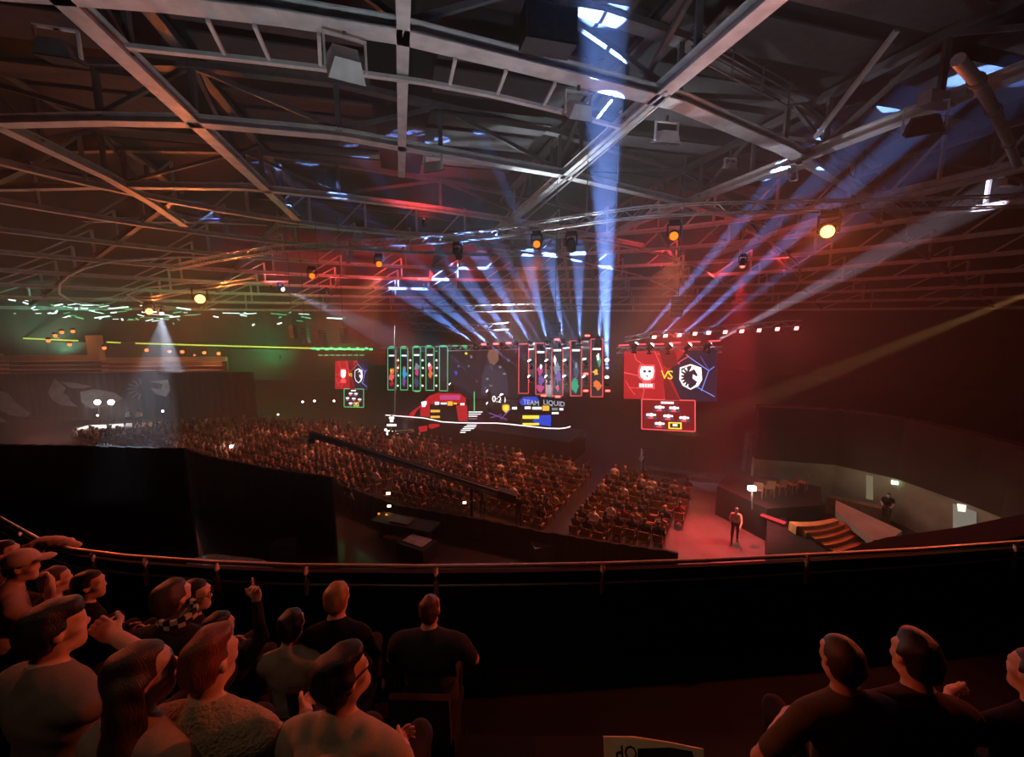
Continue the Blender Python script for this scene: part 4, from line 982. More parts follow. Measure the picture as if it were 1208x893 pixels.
for v, kw in enumerate((dict(arms='lap', head_yaw=.2), dict(arms='knee', lean=.25, head_yaw=-.25), dict(arms='cross', lean=-.05, head_yaw=.05), dict(arms=('chin', 'lap'), lean=.15, head_yaw=.1, head_pitch=-.1), dict(arms='lap', lean=.05, head_yaw=-.5, bulk=1.12), dict(arms='lap', lean=.12, head_yaw=.35))):
    me, hm, hc, R = seated(BODY_MATS(SM[0]), 'person_body', h=.034, fine=False, noise=0, sleeve=.6 if v % 2 else 1, **kw); bpy.data.meshes.remove(hm)
    hr = hair_short(hc, R, 1.06, 1.3, .02, .01, -.07, [HAIRS[v % 5]], 'hair', 0, .026)
    crowd_protos.append((me, hr))
# far crowd prototypes: coarse
far_v = []
for v, kw in enumerate((dict(arms='lap', head_yaw=.2), dict(arms='knee', lean=.25, head_yaw=-.25), dict(arms='cross', lean=-.05))):
    me, hm, hc, R = seated(BODY_MATS(SM[0]), 'tmp', h=.06, fine=False, noise=0, sleeve=1, legs=False, **kw); bpy.data.meshes.remove(hm)
    hr = hair_short(hc, R, 1.12, 1.5, .02, .01, -.07, [HAIRS[0]], 'tmp', 0, .045); far_v.append((me, hr))
q = MB(); q.box((0, 0, .435), (.42, .42, .03)); q.box((0, -.235, .70), (.40, .03, .34), R=Matrix.Rotation(.1, 3, 'X'))
for x in (-.19, .19):
    q.bar((x, -.2, .42), (x, -.235, .55), .025, .025); q.bar((x, .18, 0), (x, .16, .42), .025, .025, up=V((1, 0, 0))); q.bar((x, -.23, 0), (x, -.2, .42), .025, .025, up=V((1, 0, 0)))
ME_chair = q.mesh('hall_chair', mat('brown_chair', (.22, .10, .05), .5, var=.2, spec=.4))
near = seats[:300]; far = seats[300:]
for i, (d, p, x, y) in enumerate(near):
    c = bpy.data.objects.new('hall_chair', ME_chair); COL.objects.link(c); c.location = p; c.rotation_euler.z = FACE
    tag(c, 'brown stacking chair in the rows on the arena floor', 'chair', 'chairs on the arena floor')
    if rs_.random() < (.22 if x > 600 else .10): continue
    vi = rs_.randrange(len(crowd_protos)); si = rs_.choices(range(8), WEI)[0]; me, hr = crowd_protos[vi]
    o = bpy.data.objects.new('person', me); COL.objects.link(o); o.location = p + V((0, 0, .022)); o.rotation_euler.z = FACE + rs_.uniform(-.1, .1)
    o.material_slots[0].link = 'OBJECT'; o.material_slots[0].material = SM[si]
    tag(o, 'audience member in a %s top seated on a chair on the arena floor' % SHIRTS[si][0], 'person', 'audience on the arena floor')
    hh = kid('hair', hr, o); hh.material_slots[0].link = 'OBJECT'; hh.material_slots[0].material = HAIRS[rs_.choices(range(5), (8, 6, 5, 3, 2))[0]]
# the rest of the crowd, farther away: one mass of people on chairs
def arr(me):
    v = np.empty(len(me.vertices)*3, np.float32); me.vertices.foreach_get('co', v); f = np.empty(len(me.loops), np.int32); me.loops.foreach_get('vertex_index', f)
    m = np.empty(len(me.polygons), np.int32); me.polygons.foreach_get('material_index', m); return v.reshape(-1, 3), f.reshape(-1, 4), m
far_a = [(arr(a), arr(h)) for a, h in far_v]
chv, chf, chm = arr(ME_chair)
VV, FF, MM = [], [], []; base = 0; CV, CF = [], []; cb = 0
for d, p, x, y in far:
    ang = FACE + rs_.uniform(-.25, .25); ca, sa = math.cos(ang), math.sin(ang); Rz = np.array([[ca, -sa, 0], [sa, ca, 0], [0, 0, 1]], np.float32)
    CV.append(chv @ Rz.T + np.array(p, np.float32)); CF.append(chf+cb); cb += len(chv)
    if rs_.random() < .08: continue
    (bv, bf, bmi), (hv, hf, hmi) = far_a[rs_.randrange(3)]; si = rs_.choices(range(8), WEI)[0]; hi = rs_.choices(range(5), (8, 6, 5, 3, 2))[0]
    for v, f, m in ((bv, bf, np.select([bmi == 0, bmi == 1], [si, 8], 14)), (hv, hf, np.full(len(hf), 9+hi))):
        VV.append(v @ Rz.T + np.array(p, np.float32)); FF.append(f+base); MM.append(m); base += len(v)
def np_mesh(name, v, f, mats, m=None, smooth=True):
    me = bpy.data.meshes.new(name); me.vertices.add(len(v)); me.vertices.foreach_set('co', v.astype(np.float32).ravel())
    me.loops.add(f.size); me.loops.foreach_set('vertex_index', f.astype(np.int32).ravel()); me.polygons.add(len(f)); me.polygons.foreach_set('loop_start', np.arange(0, f.size, 4, dtype=np.int32))
    for k in mats: me.materials.append(k)
    if m is not None: me.polygons.foreach_set('material_index', m.astype(np.int32))
    me.polygons.foreach_set('use_smooth', np.full(len(f), smooth)); me.update(calc_edges=True); return me
if VV:
    o = bpy.data.objects.new('far_crowd', np_mesh('far_crowd', np.concatenate(VV), np.concatenate(FF), SM + [SK] + HAIRS + [M_trou], np.concatenate(MM))); COL.objects.link(o); tag(o, 'dense far rows of seated audience close to the stage', 'crowd', kind='stuff')
    o = bpy.data.objects.new('far_chairs', np_mesh('far_chairs', np.concatenate(CV), np.concatenate(CF), [MATS['brown_chair']], smooth=False)); COL.objects.link(o); tag(o, 'far rows of brown chairs under the seated audience', 'chairs', kind='stuff')
for a, h in far_v: bpy.data.meshes.remove(a); bpy.data.meshes.remove(h)
print('seats', len(seats))
# ---- people standing on the floor
def stander(px, py, z0, top, label, rz, hair=HAIRS[0], scale=1.0, h=.026, **kw):
    p = at_z(px, py, z0); me, hc, R = standing(BODY_MATS(top), 'person_body', h=h, **kw)
    o = bpy.data.objects.new('person', me); COL.objects.link(o); o.location = p; o.rotation_euler.z = rz; o.scale = (scale,)*3
    tag(o, label, 'person'); kid('hair', hair_short(hc, R, 1.03, 1.1, .02, .01, -.06, [hair], 'hair', 0, .016), o); return o
M_tan = cloth('tan_shirt', (.42, .32, .22), bump=0); M_wht = cloth('white_shirt', (.75, .74, .70), bump=0)
stander(866, 640, 0, M_tan, 'person in a tan shirt walking down the red lit aisle', 2.6, HAIRS[0], 1.02, .018, stride=.5, arm=((.24, .02, 1.15), (.2, .22, 1.02)), head_pitch=-.3, lean=.35)
stander(612, 622, 0, SM[0], 'person in black standing at the edge of the seating', FACE+.3, arm=((.26, .06, 1.15), (.12, .26, 1.12)))
stander(638, 624, 0, SM[4], 'person in navy standing at the edge of the seating', FACE-.5)
stander(570, 610, 0, SM[1], 'person in dark grey standing near the crane camera', FACE+.9)
stander(412, 606, 0, SM[0], 'person in black standing behind the mixing desk', FACE)
stander(757, 557, 0, SM[2], 'person in brown standing in the aisle between the chairs', FACE+2)
# ---- camera crane
a0 = at_z(366, 512, 4.6); a1 = at_z(588, 581, 2.0)
t = thing('camera_crane', V((a1.x, a1.y, 0)), 'long black camera crane reaching over the audience', 'camera crane')
q = MB(); x = (a1-a0).cross(UP).normalized()
for s1 in (-.14, .14):
    for s2 in (-.12, .12): q.bar(a0 + x*s1*.6 + UP*s2, a1 + x*s1 + UP*s2, .05, .05)
n = 26
for k in range(n):
    p = a0.lerp(a1, k/n); p2 = a0.lerp(a1, (k+1)/n); sg = .12 if k % 2 else -.12
    for s1 in (-.12, .12): q.bar(p + x*s1 + UP*sg, p2 + x*s1 - UP*sg, .03, .03)
q.bar(a0 + UP*.02, a1 + UP*.02, .14, .16)
M_crane = mat('crane_grey', (.10, .10, .105), .4, .3)
q.build('arm', M_crane, t)
q = MB(); q.bar(a1, a1 + (a1-a0).normalized()*.9, .5, .4); q.build('counterweight', M_black, t)
pv = a0.lerp(a1, .86)
q = MB(); q.tube((pv.x, pv.y, .35), (pv.x, pv.y, pv.z-.12), .09, n=10)
for k in range(3): q.bar((pv.x, pv.y, .45), (pv.x+.7*math.cos(k*2.1), pv.y+.7*math.sin(k*2.1), .04), .08, .08)
q.build('pedestal', M_black, t)
q = MB(); q.box(a0 + UP*-.3, (.3, .5, .28), .6); q.tube(a0 + V((.2, .2, -.3)), a0 + V((.42, .42, -.33)), .08, .09, 10); q.build('camera_head', M_black, t)
# ---- mixing position near the balcony
tt = thing('mixing_desk', at_z(470, 640, 0), 'low dark mixing desk with small screens and papers', 'desk')
def zbox(px, py, z, size, rz=0.0): q = MB(); q.box(at_z(px, py, z) + V((0, 0, -size[2]/2)), size, rz); return q
zbox(478, 615, .95, (3.2, 1.0, .08), -.35).build('desk_top', M_black, tt)
for px, py in ((455, 609), (502, 622)):
    zbox(px, py, .9, (.1, .8, .9), -.35).build('leg', M_black, tt)
zbox(474, 613, 1.02, (1.0, .6, .07), -.35).build('console', M_steel2, tt)
for i, (px, py, w, mm) in enumerate(((459, 597, .16, L_warm), (447, 606, .1, L_orange), (456, 607, .1, L_orange), (458, 582, .2, L_warm), (548, 593, .16, L_warm))):
    p = at_z(px, py, 1.15); q = MB(); q.box(p, (w, .06, w*.6), .2); q.box(p + V((0, .05, 0)), (w*1.3, .05, w*.9), .2, 1); tag(q.build('small_monitor', [mm, M_black]), 'tiny lit monitor glowing near the mixing desk', 'monitor', 'tiny monitors near the mixing desk')
pap = zbox(492, 637, .75, (1.1, .7, .03), -.5); tag(pap.build('paper_sheet', mat('paper_grey', (.35, .34, .33), .8)), 'pale sheet lying on a case below the barrier', 'paper')
cs = zbox(492, 639, .719, (1.5, 1.0, .719), -.5); tag(cs.build('flight_case', M_black), 'black flight case carrying a pale sheet', 'case')
# ---- black draped barriers round the seating
def wall_px(name, px, ztop, zbot, m, label, cat='barrier', th=.12, folds=True):
    pts = [at_z(x, y, ztop) for x, y in px]; q = MB()
    for a, b in zip(pts[:-1], pts[1:]):
        L = (b-a).length; n = max(1, int(L/.35)) if folds else 1; d = (b-a).normalized(); nn = V((-d.y, d.x, 0))
        for k in range(n):
            p = a.lerp(b, k/n); p2 = a.lerp(b, (k+1)/n); o = nn*(.05 if k % 2 else 0.0)
            q.prism([(p+o-nn*th/2), (p2+o-nn*th/2), (p2+o+nn*th/2), (p+o+nn*th/2)], zbot, ztop)
    return tag(q.build(name, m), label, cat)
wall_px('drape_barrier', [(392, 568), (470, 596), (560, 611), (640, 627), (720, 640), (800, 652)], 1.15, 0, M_drape, 'waist-high black draped barrier along the seating edge')
wall_px('drape_wall', [(-60, 522), (-20, 524), (100, 526), (217, 529)], 5.2, 0, M_drape, 'tall black drape wall hiding the backstage corner')  # height and nearness chosen so its shadow covers the floor
wall_px('drape_wall', [(219, 529), (245, 538), (320, 553), (392, 563)], 3.6, 0, M_drape, 'sloping black drape drawn out to shade the floor by the seating')  # stretched to the barrier to keep stray light off the floor
# pale table canopy seen over the balcony rail
t = thing('canopy_tent', at_z(262, 662, 1.5), 'pale green low canopy roof just below the balcony', 'canopy')
c4 = [at_z(x, y, 2.4) for x, y in ((222, 662), (250, 655), (312, 662), (330, 680), (215, 680))]
q = MB(); q.slab(c4, .06, UP); q.build('cloth_top', mat('pale_green_cloth', (.22, .27, .24), .8), t)
for p in c4:
    q = MB(); q.tube((p.x, p.y, 0), (p.x, p.y, 2.4), .03, n=6); q.build('leg', M_steel2, t)
# ---- pale folding screen things: two grey shapes in the dark
for px, py in ((640, 640), (335, 640)):
    tag(zbox(px, py, .6, (1.0, .8, .6), .3).build('flight_case', M_steel2), 'dark grey flight case on the floor below the balcony', 'case', 'flight cases below the balcony')

# ================================================================ far stand with printed curtain
zc = 4.8
cur = [at_y(x, 446, y) for x, y in ((-160, 40), (-60, 41), (60, 42), (180, 42.5), (300, 43))]
t = thing('printed_curtain', V((cur[2].x, cur[2].y, 0)), 'black curtain with pale printed emblems closing off the far stand', 'curtain')
q = MB()
for a, b in zip(cur[:-1], cur[1:]):
    n = 14; d = (b-a).normalized(); nn = V((-d.y, d.x, 0))
    for k in range(n):
        p = a.lerp(b, k/n); p2 = a.lerp(b, (k+1)/n); p3 = p.lerp(p2, .5) + nn*.06
        for s0, s1 in ((p, p3), (p3, p2)): q.add([(s0.x, s0.y, 0), (s1.x, s1.y, 0), (s1.x, s1.y, zc), (s0.x, s0.y, zc)], [(0, 1, 2, 3)])
q.build('cloth', M_drape, t)
M_print = mat('pale_print', (.26, .26, .27), .9, var=.25, scale=2)
def on_cur(px, py, off=.25):
    r = ray(px, py); best = None
    for a, b in zip(cur[:-1], cur[1:]):
        d = (b-a).normalized(); nn = V((-d.y, d.x, 0)); nn = nn if nn.y < 0 else -nn; o = a + nn*off; tq = (o-EYE).dot(nn)/r.dot(nn); p = EYE + r*tq
        if (p-a).dot(d) >= -.01 and (p-b).dot(d) <= .01: return p, nn
    return EYE + r*44, V((0, -1, 0))
for pl in ([(65, 447), (60, 455), (57, 463), (62, 472), (72, 478), (92, 480), (84, 474), (80, 466), (74, 464), (78, 458), (71, 452)], [(71, 450), (90, 452), (108, 456), (98, 458), (84, 458)], [(95, 462), (112, 459), (135, 463), (145, 470), (130, 478), (108, 482), (96, 474)],
           [(176, 450), (198, 448), (201, 460), (196, 468), (184, 465), (178, 458), (190, 459), (192, 453)], [(0, 461), (10, 464), (20, 476), (36, 488), (32, 492), (12, 490), (0, 484)], [(0, 492), (20, 504), (40, 520), (14, 518), (0, 514)]):
    q = MB(); pts = [on_cur(x, y)[0] for x, y in pl]; nn = on_cur(*pl[0])[1]; q.slab(pts, .015, nn); q.build('printed_emblem', M_print, t)
for k in range(7):
    a = math.radians(100+k*26); c = (168, 459); pl = [(c[0]+L*math.cos(a+da)*1.0, c[1]-L*.7*math.sin(a+da)) for L, da in ((7, -.08), (18, -.05), (18, .05), (7, .08))]
    q = MB(); q.slab([on_cur(x, y)[0] for x, y in pl], .015, on_cur(*c)[1]); q.build('printed_emblem', M_print, t)
# stand above: tan parapet, pillar, rows of brown seats
M_tanw = mat('tan_parapet', (.42, .27, .15), .8, var=.15, scale=.8)
M_rows = mat('brown_seat_rows', (.22, .11, .07), .7, var=.4, scale=9)
def strip(name, pxa, ya, yb, depth, m, label, kind=None, cat=None, th=1.0):
    q = MB(); A = [at_y(x, y, dd) for x, y, dd in pxa]
    for a, b in zip(A[:-1], A[1:]):
        q.add([], [])
        q.prism([(a.x, a.y), (b.x, b.y), (b.x, b.y+th), (a.x, a.y+th)], min(a.z, b.z)-ya, max(a.z, b.z))
    o = q.build(name, m); tag(o, label, cat, kind=kind); return o
for k in range(4):
    strip('seat_row', [(-45, 441-5*k, 44+1.0*k), (0, 442-5*k, 45+1.0*k), (120, 443-5*k, 46+1.0*k), (262, 443-5*k, 47+1.0*k)], 1.2, 0, 0, M_rows, ('lowest', 'second', 'third', 'top')[k] + ' brown row of stand seats above the printed curtain', None, 'seat row', .9)['group'] = 'seat rows of the far stand'
strip('wall_stand', [(-40, 418, 50.4), (0, 420, 51), (120, 422, 52), (266, 424, 53)], 2.2, 0, 0, M_tanw, None, 'structure', None, .4)
q = MB(); p = at_y(117, 440, 50.5); q.box(p + V((0, 0, 2.2)), (1.3, .8, 4.6)); tag(q.build('stand_pillar', M_tanw), 'tan square pillar standing in the far stand', 'pillar')
strip('wall_stand_upper', [(-20, 403, 58.5), (0, 404, 59), (266, 412, 60), (420, 416, 58)], 4.0, 0, 0, M_wall, None, 'structure', None, .4)
# yellow-green light line along the far wall
L_yg = glow('yellow_green_line', (.55, .75, .08), 1.3)
for seg in ([(-12, 397.3, 57.5), (92, 402, 57.5)], [(126, 403.5, 57.5), (142, 404.5, 57.5)], [(160, 405, 57.5), (300, 409, 57), (430, 412.5, 56)]):
    q = MB(); pts = [at_y(*s) for s in seg]
    for a, b in zip(pts[:-1], pts[1:]): q.bar(a, b, .1, .16)
    tag(q.build('light_line', L_yg), 'thin yellow green light line along the far wall', 'light line', 'light line on the far wall')
q = MB(); q.ball((0, 0, 0), .2, 8, 5); ME_bulb = q.mesh('bulb', glow('stand_lamp', (1, .22, .05), 2.4)); q = MB(); q.box((0, 0, .28), (.3, .3, .25)); ME_cap = q.mesh('lamp_cap', M_black)
for x, y in ((57, 402), (65, 396), (73, 392), (86, 391), (82, 406.5), (123, 410.5), (173, 413), (200, 414.5), (215, 415), (241, 416), (258, 417)):
    p = at_y(x, y, 50.2); t = thing('stand_lamp', p, 'small orange lamp glowing above the far stand seats', 'lamp', 'orange lamps of the far stand'); kid('bulb', ME_bulb, t); kid('cap', ME_cap, t)
for x, y in ((70, 398), (170, 412), (245, 415)): lamp('POINT', at_y(x, y, 49.0), (1, .45, .18), 260, soft=.3)
# white glints: bright strip lamps along the far roof
L_cool = glow('roof_strip_lamp', (.75, 1.0, .9), 2.2)
rr = random.Random(5)
for i in range(95):
    x = rr.triangular(-20, 410, 60); y = 357 + x*.05 + rr.uniform(-5, 14); d = rr.uniform(50, 62); w = rr.choice((.3, .5, .8, 1.3, 2.0)); p = at_d(x, y, d)
    q = MB(); q.bar(p, p + V((w, rr.uniform(-.6, .6), rr.uniform(-.25, .25))), .15, rr.choice((.05, .08, .13))); tag(q.build('roof_strip_lamp', L_cool if rr.random() < .6 else S_greenl), 'short bright strip lamp under the far roof edge', 'strip lamp', 'strip lamps under the far roof')
for i in range(14):
    x = 370 + i*5.2; q = MB(); q.box(at_d(x, 411 + (i % 2)*1.0, 45), (.28, .15, .16)); tag(q.build('green_lamp', L_green), 'small green lamp in the row over the far screen', 'lamp', 'green lamps over the far screen')
for i in range(8):
    x = 378 + i*7; q = MB(); q.box(at_d(x, 419, 45), (.4, .1, .08)); tag(q.build('green_tube', S_greenl), 'green tube light over the far video screen', 'tube light', 'green tubes over the far screen')
lamp('POINT', at_d(405, 408, 44), (.1, 1, .3), 500, soft=.4)
# ---- analyst desk with two hosts and two bright lamps
p = at_d(140, 503, 37); t = thing('panel_desk', p, 'brightly lit white desk platform before the printed curtain', 'desk')
q = MB(); q.box(p + V((0, 0, 0.0)), (5.6, 1.6, .12), .25); q.build('desk_top', mat('white_desk', (.7, .7, .68), .5), t)
q = MB(); q.box((p.x, p.y, (p.z-.06)/2), (5.2, 1.2, p.z-.06), .25); q.build('platform', M_black, t)
for x in (115, 131):
    pl = at_d(x, 474.5, 38); t = thing('stand_light', V((pl.x, pl.y, p.z)), 'bright white round light on a stand behind the desk', 'light', 'round lights behind the desk')
    q = MB(); q.ball(pl, .22, 10, 6); q.build('bulb', glow('host_light', (1, .97, 1), 22), t); q = MB(); q.tube((pl.x, pl.y, p.z), pl, .04, n=6); q.build('pole', M_black, t)
    lamp('POINT', pl + V((.1, -.5, 0)), (1, .97, .95), 260, soft=.2)
for x, rz, lab in ((150, -1.2, 'host in a white shirt sitting at the bright desk near the round lights'), (166, 1.3, 'host in a white shirt sitting at the bright desk end')):
    pp = at_d(x, 497, 37.4); me, hm, hc, R = seated(BODY_MATS(M_wht), 'person_body', h=.04, fine=False, noise=0, lean=.3, sleeve=1); bpy.data.meshes.remove(hm)
    o = bpy.data.objects.new('person', me); COL.objects.link(o); o.location = (pp.x, pp.y, p.z+.06); o.rotation_euler.z = rz; tag(o, lab, 'person'); kid('hair', hair_short(hc, R, 1.05, 1.2, .02, .01, -.06, [HAIRS[0]], 'hair', 0, .03), o)
for x, y, s_ in ((273, 527, .16), (192, 485, .12), (357, 474, .10), (371, 473, .10), (394, 473, .10), (328, 489, .08), (115, 490, .09)):
    d = 31 if y > 500 else 40; q = MB(); q.box(at_d(x, y, d), (s_*1.4, .05, s_*1.4)); tag(q.build('phone_light', glow('phone_white', (1, .93, .85), 9)), 'tiny bright white light held up in the audience', 'phone light', 'phone lights in the audience')
lamp('POINT', at_d(273, 527, 30.8), (1, .9, .8), 25, soft=.1)
# ================================================================ right hand floor: aisle, steps, concourse
M_aisle = mat('glossy_aisle_floor', (.10, .085, .085), .22, var=.2, scale=1, spec=.6)
q = MB(); q.prism([at_z(x, y, .01) for x, y in ((775, 660), (815, 562), (838, 557), (905, 562), (905, 668))], 0.0, .012); tag(q.build('aisle_floor', M_aisle), kind='structure')
ap = at_z(852, 640, 0); lp = V((ap.x+1, ap.y+2, 13)); 
t = moving_head(lp, ap, L_red, 'red spot lamp hung over the aisle', None, .8); lamp('SPOT', lp + V((0, 0, -.4)), (1, .03, .06), 26000, t, ap, 30, .9, .2)
# dark riser block beside the aisle with a lamp post
def solid(name, px, z, label, cat, m=M_black, z0=0.0):
    q = MB(); q.prism([at_z(x, y, z) for x, y in px], z0, z); return tag(q.build(name, m), label, cat)
solid('riser_block', [(846, 573), (858, 560), (905, 562), (968, 574), (970, 596), (905, 600)], 1.6, 'black riser block with chairs beside the red aisle', 'riser', M_drape)
solid('riser_block', [(905, 613), (925, 606), (930, 618), (984, 656), (905, 672)], 1.1, 'low black riser block at the foot of the brown steps', 'riser', M_drape)
t = thing('lamp_post', at_z(887, 603, 1.6), 'thin post with a warm white lamp by the aisle', 'lamp post')
b0 = at_z(887, 601, 1.6); b1 = at_y(887, 576, b0.y)
q = MB(); q.tube(b0, b1, .03, n=6); q.build('post', M_steel2, t); q = MB(); q.box(b1, (.3, .2, .18)); q.build('lamp_head', glow('warm_lamp', (1, .9, .6), 10), t)
lamp('POINT', b1 + V((0, -.3, .05)), (1, .85, .6), 130, soft=.1)
# chairs lying on the riser
for i in range(5):
    c = bpy.data.objects.new('hall_chair', ME_chair); COL.objects.link(c); c.location = at_z(893+i*13, 587-i*2.2, 1.61); c.rotation_euler.z = FACE + .3*i; tag(c, 'brown chair standing on the black riser block', 'chair', 'chairs on the riser')
# red light on the riser edge, put in as a glowing bar
a = at_z(898, 607, 1.25); b = at_z(926, 617, 1.25); q = MB(); q.bar(a, b, .22, .06); tag(q.build('red_lit_edge', glow('red_edge', (.9, .05, .06), .9)), 'red light on the low riser edge, made as a glowing strip', 'lit edge')
# brown curved steps
t = thing('brown_steps', at_z(960, 640, 0), 'flight of five curved brown wooden steps beside the ramp', 'steps')
M_wood = mat('brown_wood_steps', (.55, .27, .10), .6, var=.15, scale=3)
for k in range(5):
    f0, f1 = k/5, (k+1)/5
    def L(f, g): # f along the flight, g across
        xa = 931+(986-931)*f; ya = 615+(652-615)*f; xb = 984+(1022-984)*f; yb = 611+(641-611)*f - 4*math.sin(f*3.1)
        return (xa+(xb-xa)*g, ya+(yb-ya)*g + 2.5*math.sin(g*math.pi))
    z = 1.5 - .16*k
    # each step a curved tread with its riser
    top = [at_z(*L(f0, g), z) for g in (0, .25, .5, .75, 1)] + [at_z(*L(f1-.04, g), z) for g in (1, .75, .5, .25, 0)]
    q = MB(); q.prism(top, 0.0, z); q.build('step', M_wood, t)
# grey ramp and concourse behind
M_conc = mat('grey_concourse', (.30, .27, .23), .7, var=.2, scale=.7)
solid('ramp', [(986, 603), (986, 590), (1064, 626), (1052, 636), (1030, 637)], 1.5, 'grey ramp slab running up beside the brown steps', 'ramp', M_conc, 1.2)
TOPL = ((890, 541), (985, 548), (1060, 565), (1150, 597), (1200, 617), (1300, 664))
wt = [at_z(x, y, 2.3) for x, y in TOPL]; wl = [V((p.x, p.y, 0)) for p in wt]
def away(i):
    j = min(i, len(wl)-2); d = (wl[j+1]-wl[j]).normalized(); n = V((-d.y, d.x, 0)); return n if n.y > 0 else -n
q = MB()
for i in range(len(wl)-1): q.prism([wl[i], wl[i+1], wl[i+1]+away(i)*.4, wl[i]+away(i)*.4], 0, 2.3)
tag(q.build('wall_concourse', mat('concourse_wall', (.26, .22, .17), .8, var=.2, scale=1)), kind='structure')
def wall_patch(name, px, m, label, cat, off=.12, kind=None):
    # on the concourse wall plane between its corner points
    def hit(x, y):
        best = None
        for i in range(len(wl)-1):
            d = (wl[i+1]-wl[i]); d.z = 0; d.normalize(); nn = V((d.y, -d.x, 0)); nn = nn if nn.y < 0 else -nn
            r = ray(x, y); o = wl[i]+nn*off; tq = (o-EYE).dot(nn)/r.dot(nn); p = EYE+r*tq
            if (p-wl[i]).dot(d) >= -.5 and (p-wl[i+1]).dot(d) <= .5: best = (p, nn)
        return best or (EYE + r*22, V((0, -1, 0)))
    pts = [hit(x, y)[0] for x, y in px]; q = MB(); q.slab(pts, .04, hit(*px[0])[1]); o = q.build(name, m)
    return tag(o, label, cat, kind=kind)
wall_patch('lit_doorway', [(1125, 594), (1152, 604), (1152, 640), (1125, 640)], glow('doorway_light', (.55, .48, .38), .35), 'lit doorway in the concourse wall', 'doorway')
wall_patch('doorway_lamp', [(1130, 594), (1140, 596), (1139, 604), (1131, 603)], glow('door_lamp', (1, .9, .7), 1.3), 'bright lamp glowing inside the lit doorway', 'lamp', .2)
wall_patch('lit_panel', [(1022, 560), (1030, 562), (1030, 590), (1022, 588)], glow('panel_light', (.4, .34, .2), .4), 'narrow lit panel on the concourse wall', 'panel')
wall_patch('exit_sign', [(1052, 566.5), (1060, 568), (1060, 572), (1052, 571)], glow('exit_glow', (.65, 1.0, .6), 3), 'small green white exit sign on the concourse wall', 'exit sign', .14)
lamp('POINT', at_y(1125, 600, 16.5), (1, .85, .6), 26, soft=.3); lamp('POINT', at_y(1030, 562, 20), (1, .85, .55), 26, soft=.3)
# person sitting on the concourse
# upper dark stand over the concourse
q = MB()
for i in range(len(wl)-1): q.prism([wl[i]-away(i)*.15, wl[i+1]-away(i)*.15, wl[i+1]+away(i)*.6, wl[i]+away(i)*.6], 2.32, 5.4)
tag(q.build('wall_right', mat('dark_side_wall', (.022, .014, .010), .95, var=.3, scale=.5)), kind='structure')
# low brown ledge and a sitter on it
la, lb = at_z(975, 584, .9), at_z(1052, 601, .9)
q = MB(); q.bar(la - UP*.45, lb - UP*.45, .5, .9); tag(q.build('ledge_bench', mat('brown_ledge', (.20, .11, .06), .8)), 'low brown ledge along the concourse wall', 'ledge')
pp = la.lerp(lb, .93); me, hm, hc, R = seated(BODY_MATS(SM[0]), 'person_body', h=.035, fine=False, noise=0, lean=.3); bpy.data.meshes.remove(hm)
o = bpy.data.objects.new('person', me); COL.objects.link(o); o.location = (pp.x, pp.y, .9-.435); o.rotation_euler.z = 2.4; tag(o, 'person in black sitting hunched on the brown ledge', 'person'); kid('hair', hair_short(hc, R, 1.05, 1.2, .02, .01, -.06, [HAIRS[2]], 'hair', 0, .03), o)
# dark side ledge of the balcony sweeping up in front of the concourse
LED_ = [at_z(x, y, 6.7) for x, y in ((985, 652), (1045, 634), (1130, 622), (1208, 606), (1290, 590))]
q = MB()
for a_, b_ in zip(LED_[:-1], LED_[1:]): q.prism([a_, b_, b_ + V((.1, -.5, 0)), a_ + V((.1, -.5, 0))], 5.2, 6.7)
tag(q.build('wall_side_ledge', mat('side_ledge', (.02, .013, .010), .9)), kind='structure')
# draped kiosk with a lamp
t = thing('draped_kiosk', at_z(893, 558, 0), 'grey draped kiosk tower at the end of the aisle', 'kiosk')
zk = at_y(893, 513, at_z(893, 558, 0).y).z
q = MB(); base = [at_z(x, y, 0) for x, y in ((876, 556), (893, 560), (910, 556), (894, 552))]
c = sum(base, V())/4
n = 20
for k in range(n):
    a0, a1 = 2*math.pi*k/n, 2*math.pi*(k+1)/n; r0 = 1.0+.05*(k % 2); r1 = 1.0+.05*((k+1) % 2)
    q.add([(c.x+r0*math.cos(a0), c.y+.8*r0*math.sin(a0), 0), (c.x+r1*math.cos(a1), c.y+.8*r1*math.sin(a1), 0), (c.x+.9*r1*math.cos(a1), c.y+.7*r1*math.sin(a1), zk), (c.x+.9*r0*math.cos(a0), c.y+.7*r0*math.sin(a0), zk)], [(0, 1, 2, 3)])
q.add([(c.x+.9*math.cos(2*math.pi*k/n), c.y+.7*math.sin(2*math.pi*k/n), zk) for k in range(n)], [tuple(range(n))]); q.build('drape', mat('grey_drape', (.13, .125, .115), .9, var=.3, scale=2), t)
pl = at_y(908, 514.5, c.y-.4); q = MB(); q.box(pl, (.28, .16, .14)); q.build('lamp_head', MATS['warm_lamp'], t); lamp('POINT', pl + V((0, -.3, 0)), (1, .85, .6), 12, soft=.1)
# off-frame spot on the side truss: tan beam falling across the hall
pS = at_d(1330, 300, 24); beam_lamp(pS, at_z(800, 510, 0), (1, .55, .18), 160000, 'warm spot lamp on the side wall throwing a tan beam', None, 5, s=1.2, blend=.5)

